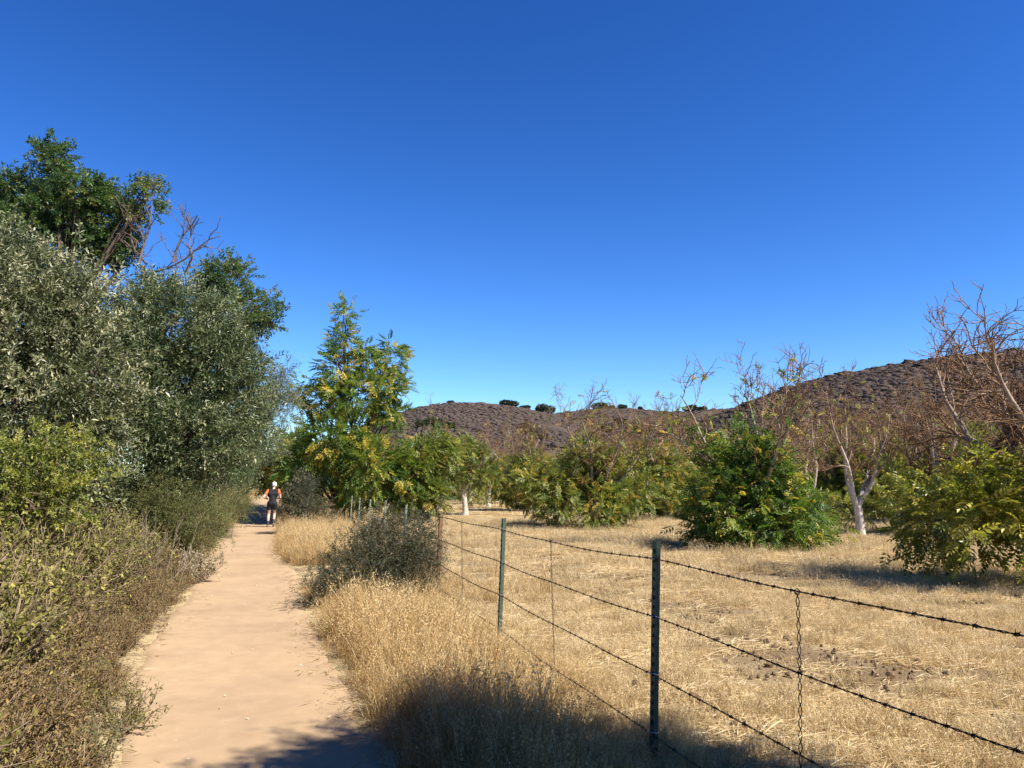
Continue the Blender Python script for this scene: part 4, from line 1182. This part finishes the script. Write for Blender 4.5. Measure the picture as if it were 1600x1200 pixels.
for k in range(70):
    y = rng.uniform(3.8, 20); x = float(path_c(y) + rng.uniform(-.8, .8)); s = min(.02, rng.lognormal(-5.1, .5))
    g.add(V0 * (1 + rng.uniform(-.25, .25, (len(V0), 1))) * [s * 1.3, s, s * .7] + [x, y, gz(x, y) + s * .1 - .008], F0, rng.uniform(0, 1))
tag(g.build('pebbles', plain_mat('pebble', (.55, .46, .35), .9, .2, 0, .4, 25)), 'small pale pebbles scattered over the path', 'pebbles', None, 'stuff')

# ------------------------------------------------------------------ runner
p = ground_at(424, 823)
HD = math.atan2(.31, .95)
runner = empty('person', (p[0], p[1], gz(p[0], p[1]) - .012), 'person running away in black vest, orange sleeves, black shorts and white cap', 'person')
runner.rotation_euler = (0, 0, HD)
def capsules(segs, name, mat, voxel, parent, smooth=4):
    bm = bmesh.new()
    for a, b, ra, rb in segs:
        a, b = Vector(a), Vector(b); d = b - a; L = d.length
        n = max(2, int(L / (min(ra, rb) * .6)) + 1)
        for k in range(n + 1):
            f = k / n; r = ra + (rb - ra) * f
            bmesh.ops.create_icosphere(bm, subdivisions=2, radius=r, matrix=Matrix.Translation(a + d * f))
    me = bpy.data.meshes.new(name); bm.to_mesh(me); bm.free()
    o = bpy.data.objects.new(name, me); COL.objects.link(o); o.parent = parent
    md = o.modifiers.new('skin', 'REMESH'); md.mode = 'VOXEL'; md.voxel_size = voxel; md.use_smooth_shade = True
    ms = o.modifiers.new('smooth', 'SMOOTH'); ms.iterations = smooth; ms.factor = .5
    me.materials.append(mat)
    return o
M['skin'] = plain_mat('skin', (.56, .36, .26), .5, .4, 0, .08, 20)
M['black_cloth'] = plain_mat('black_cloth', (.012, .012, .014), .8, .3, 0, .3, 60)
M['navy_cloth'] = plain_mat('dark_shorts_cloth', (.018, .02, .028), .75, .3, 0, .3, 60)
M['orange_cloth'] = plain_mat('orange_cloth', (.75, .16, .06), .8, .3, 0, .12, 60)
M['white_cloth'] = plain_mat('white_cloth', (.82, .82, .8), .8, .3, 0, .05, 60)
M['sock'] = plain_mat('dark_sock', (.05, .045, .045), .9, .2, 0, .3, 60)
M['shoe'] = plain_mat('shoe', (.22, .17, .15), .7, .3, 0, .3, 60)
hipL, hipR = (-.10, 0, .90), (.09, 0, .90)
kneeL, ankL = (-.115, .10, .50), (-.135, -.04, .09)
kneeR, ankR = (.10, .16, .52), (.075, -.12, .16)
shL, shR = (-.165, .06, 1.39), (.215, .06, 1.40)
elL, wrL = (-.34, -.04, 1.14), (-.24, .18, 1.10)
elR, wrR = (.30, -.04, 1.13), (.29, .16, .98)
neck, head = (.03, .07, 1.44), (.055, .12, 1.60)
body = [(hipL, kneeL, .088, .058), (kneeL, (-.128, .01, .33), .056, .058), ((-.128, .01, .33), ankL, .058, .038), (ankL, (-.14, .12, .04), .036, .032),
        (hipR, kneeR, .088, .058), (kneeR, (.092, .03, .36), .056, .058), ((.092, .03, .36), ankR, .058, .038), (ankR, (.075, -.02, .05), .036, .032),
        ((0, 0, .93), (.01, .03, 1.15), .135, .13), ((-.06, .04, 1.25), (.09, .04, 1.26), .13, .13), ((-.10, .06, 1.37), (.14, .06, 1.38), .075, .075),
        ((.02, .06, 1.38), neck, .062, .056), (neck, (.045, .1, 1.53), .054, .052), (head, (.055, .135, 1.63), .088, .086), ((.055, .15, 1.56), (.055, .19, 1.535), .065, .04),
        ((.055, .21, 1.585), (.055, .228, 1.575), .016, .013), ((-.03, .12, 1.585), (-.035, .11, 1.60), .016, .018), ((.14, .12, 1.585), (.145, .11, 1.60), .016, .018),
        (shL, elL, .052, .042), (elL, wrL, .042, .028), (shR, elR, .052, .042), (elR, wrR, .042, .028)]
for wr, el in ((wrL, elL), (wrR, elR)):
    wv, ev = np.array(wr), np.array(el); d = unit(wv - ev); sdv = unit(np.cross(d, [0, 0, 1])); upv = np.cross(sdv, d)
    pm = wv + d * .07
    body.append((tuple(wv), tuple(pm), .028, .032))
    for k in range(4):
        o1 = pm + upv * (.028 - .019 * k); a = o1 + d * (.045 - .005 * abs(k - 1)); sg = 1 if wr is wrR else -1
        b = a + d * .01 - sdv * sg * .03
        body += [(tuple(o1), tuple(a), .0095, .009), (tuple(a), tuple(b), .009, .008)]
    th = wv + d * .03 + upv * .03
    body += [(tuple(th), tuple(th + d * .035 + upv * .018), .0105, .0095)]
capsules(body, 'body', M['skin'], .0085, runner, 3)
capsules([((0, -.005, .97), (.01, .03, 1.15), .15, .142), ((-.07, .04, 1.26), (.10, .04, 1.27), .142, .142), ((-.11, .06, 1.385), (.15, .06, 1.395), .083, .083)], 'vest', M['black_cloth'], .014, runner, 4)
capsules([(shL, tuple(np.array(shL) * .52 + np.array(elL) * .48), .068, .060)], 'sleeve', M['orange_cloth'], .01, runner, 2)
capsules([(shR, tuple(np.array(shR) * .52 + np.array(elR) * .48), .068, .060)], 'sleeve', M['orange_cloth'], .01, runner, 2)
capsules([((-.03, 0, .93), (.03, 0, .93), .152, .152), (hipL, tuple(np.array(hipL) * .58 + np.array(kneeL) * .42), .108, .098), (hipR, tuple(np.array(hipR) * .58 + np.array(kneeR) * .42), .108, .098)], 'shorts', M['navy_cloth'], .012, runner, 3)
for kn, an, toe in (((-.128, .01, .33), ankL, (-.145, .13, .045)), ((.092, .03, .36), ankR, (.075, -.0, .045))):
    kv, av = np.array(kn), np.array(an)
    capsules([(tuple(av + (kv - av) * .5), an, .058, .043)], 'sock', M['sock'], .008, runner, 2)
    capsules([(tuple(av + [0, -.02, -.045]), toe, .046, .042), (toe, tuple(np.array(toe) + [0, .05, -.006]), .042, .036)], 'shoe', M['shoe'], .008, runner, 2)
cap_o = capsules([((.055, .115, 1.645), (.055, .14, 1.66), .094, .088), ((.055, .12, 1.62), (.055, .13, 1.625), .097, .095)], 'cap', M['white_cloth'], .008, runner, 2)
capsules([((.0, .215, 1.64), (.11, .215, 1.64), .014, .014), ((.02, .27, 1.63), (.09, .27, 1.63), .012, .012), ((.0, .215, 1.64), (.03, .28, 1.628), .013, .011), ((.11, .215, 1.64), (.08, .28, 1.628), .013, .011), ((.055, .2, 1.64), (.055, .285, 1.63), .014, .012)], 'brim', M['white_cloth'], .006, cap_o, 1)
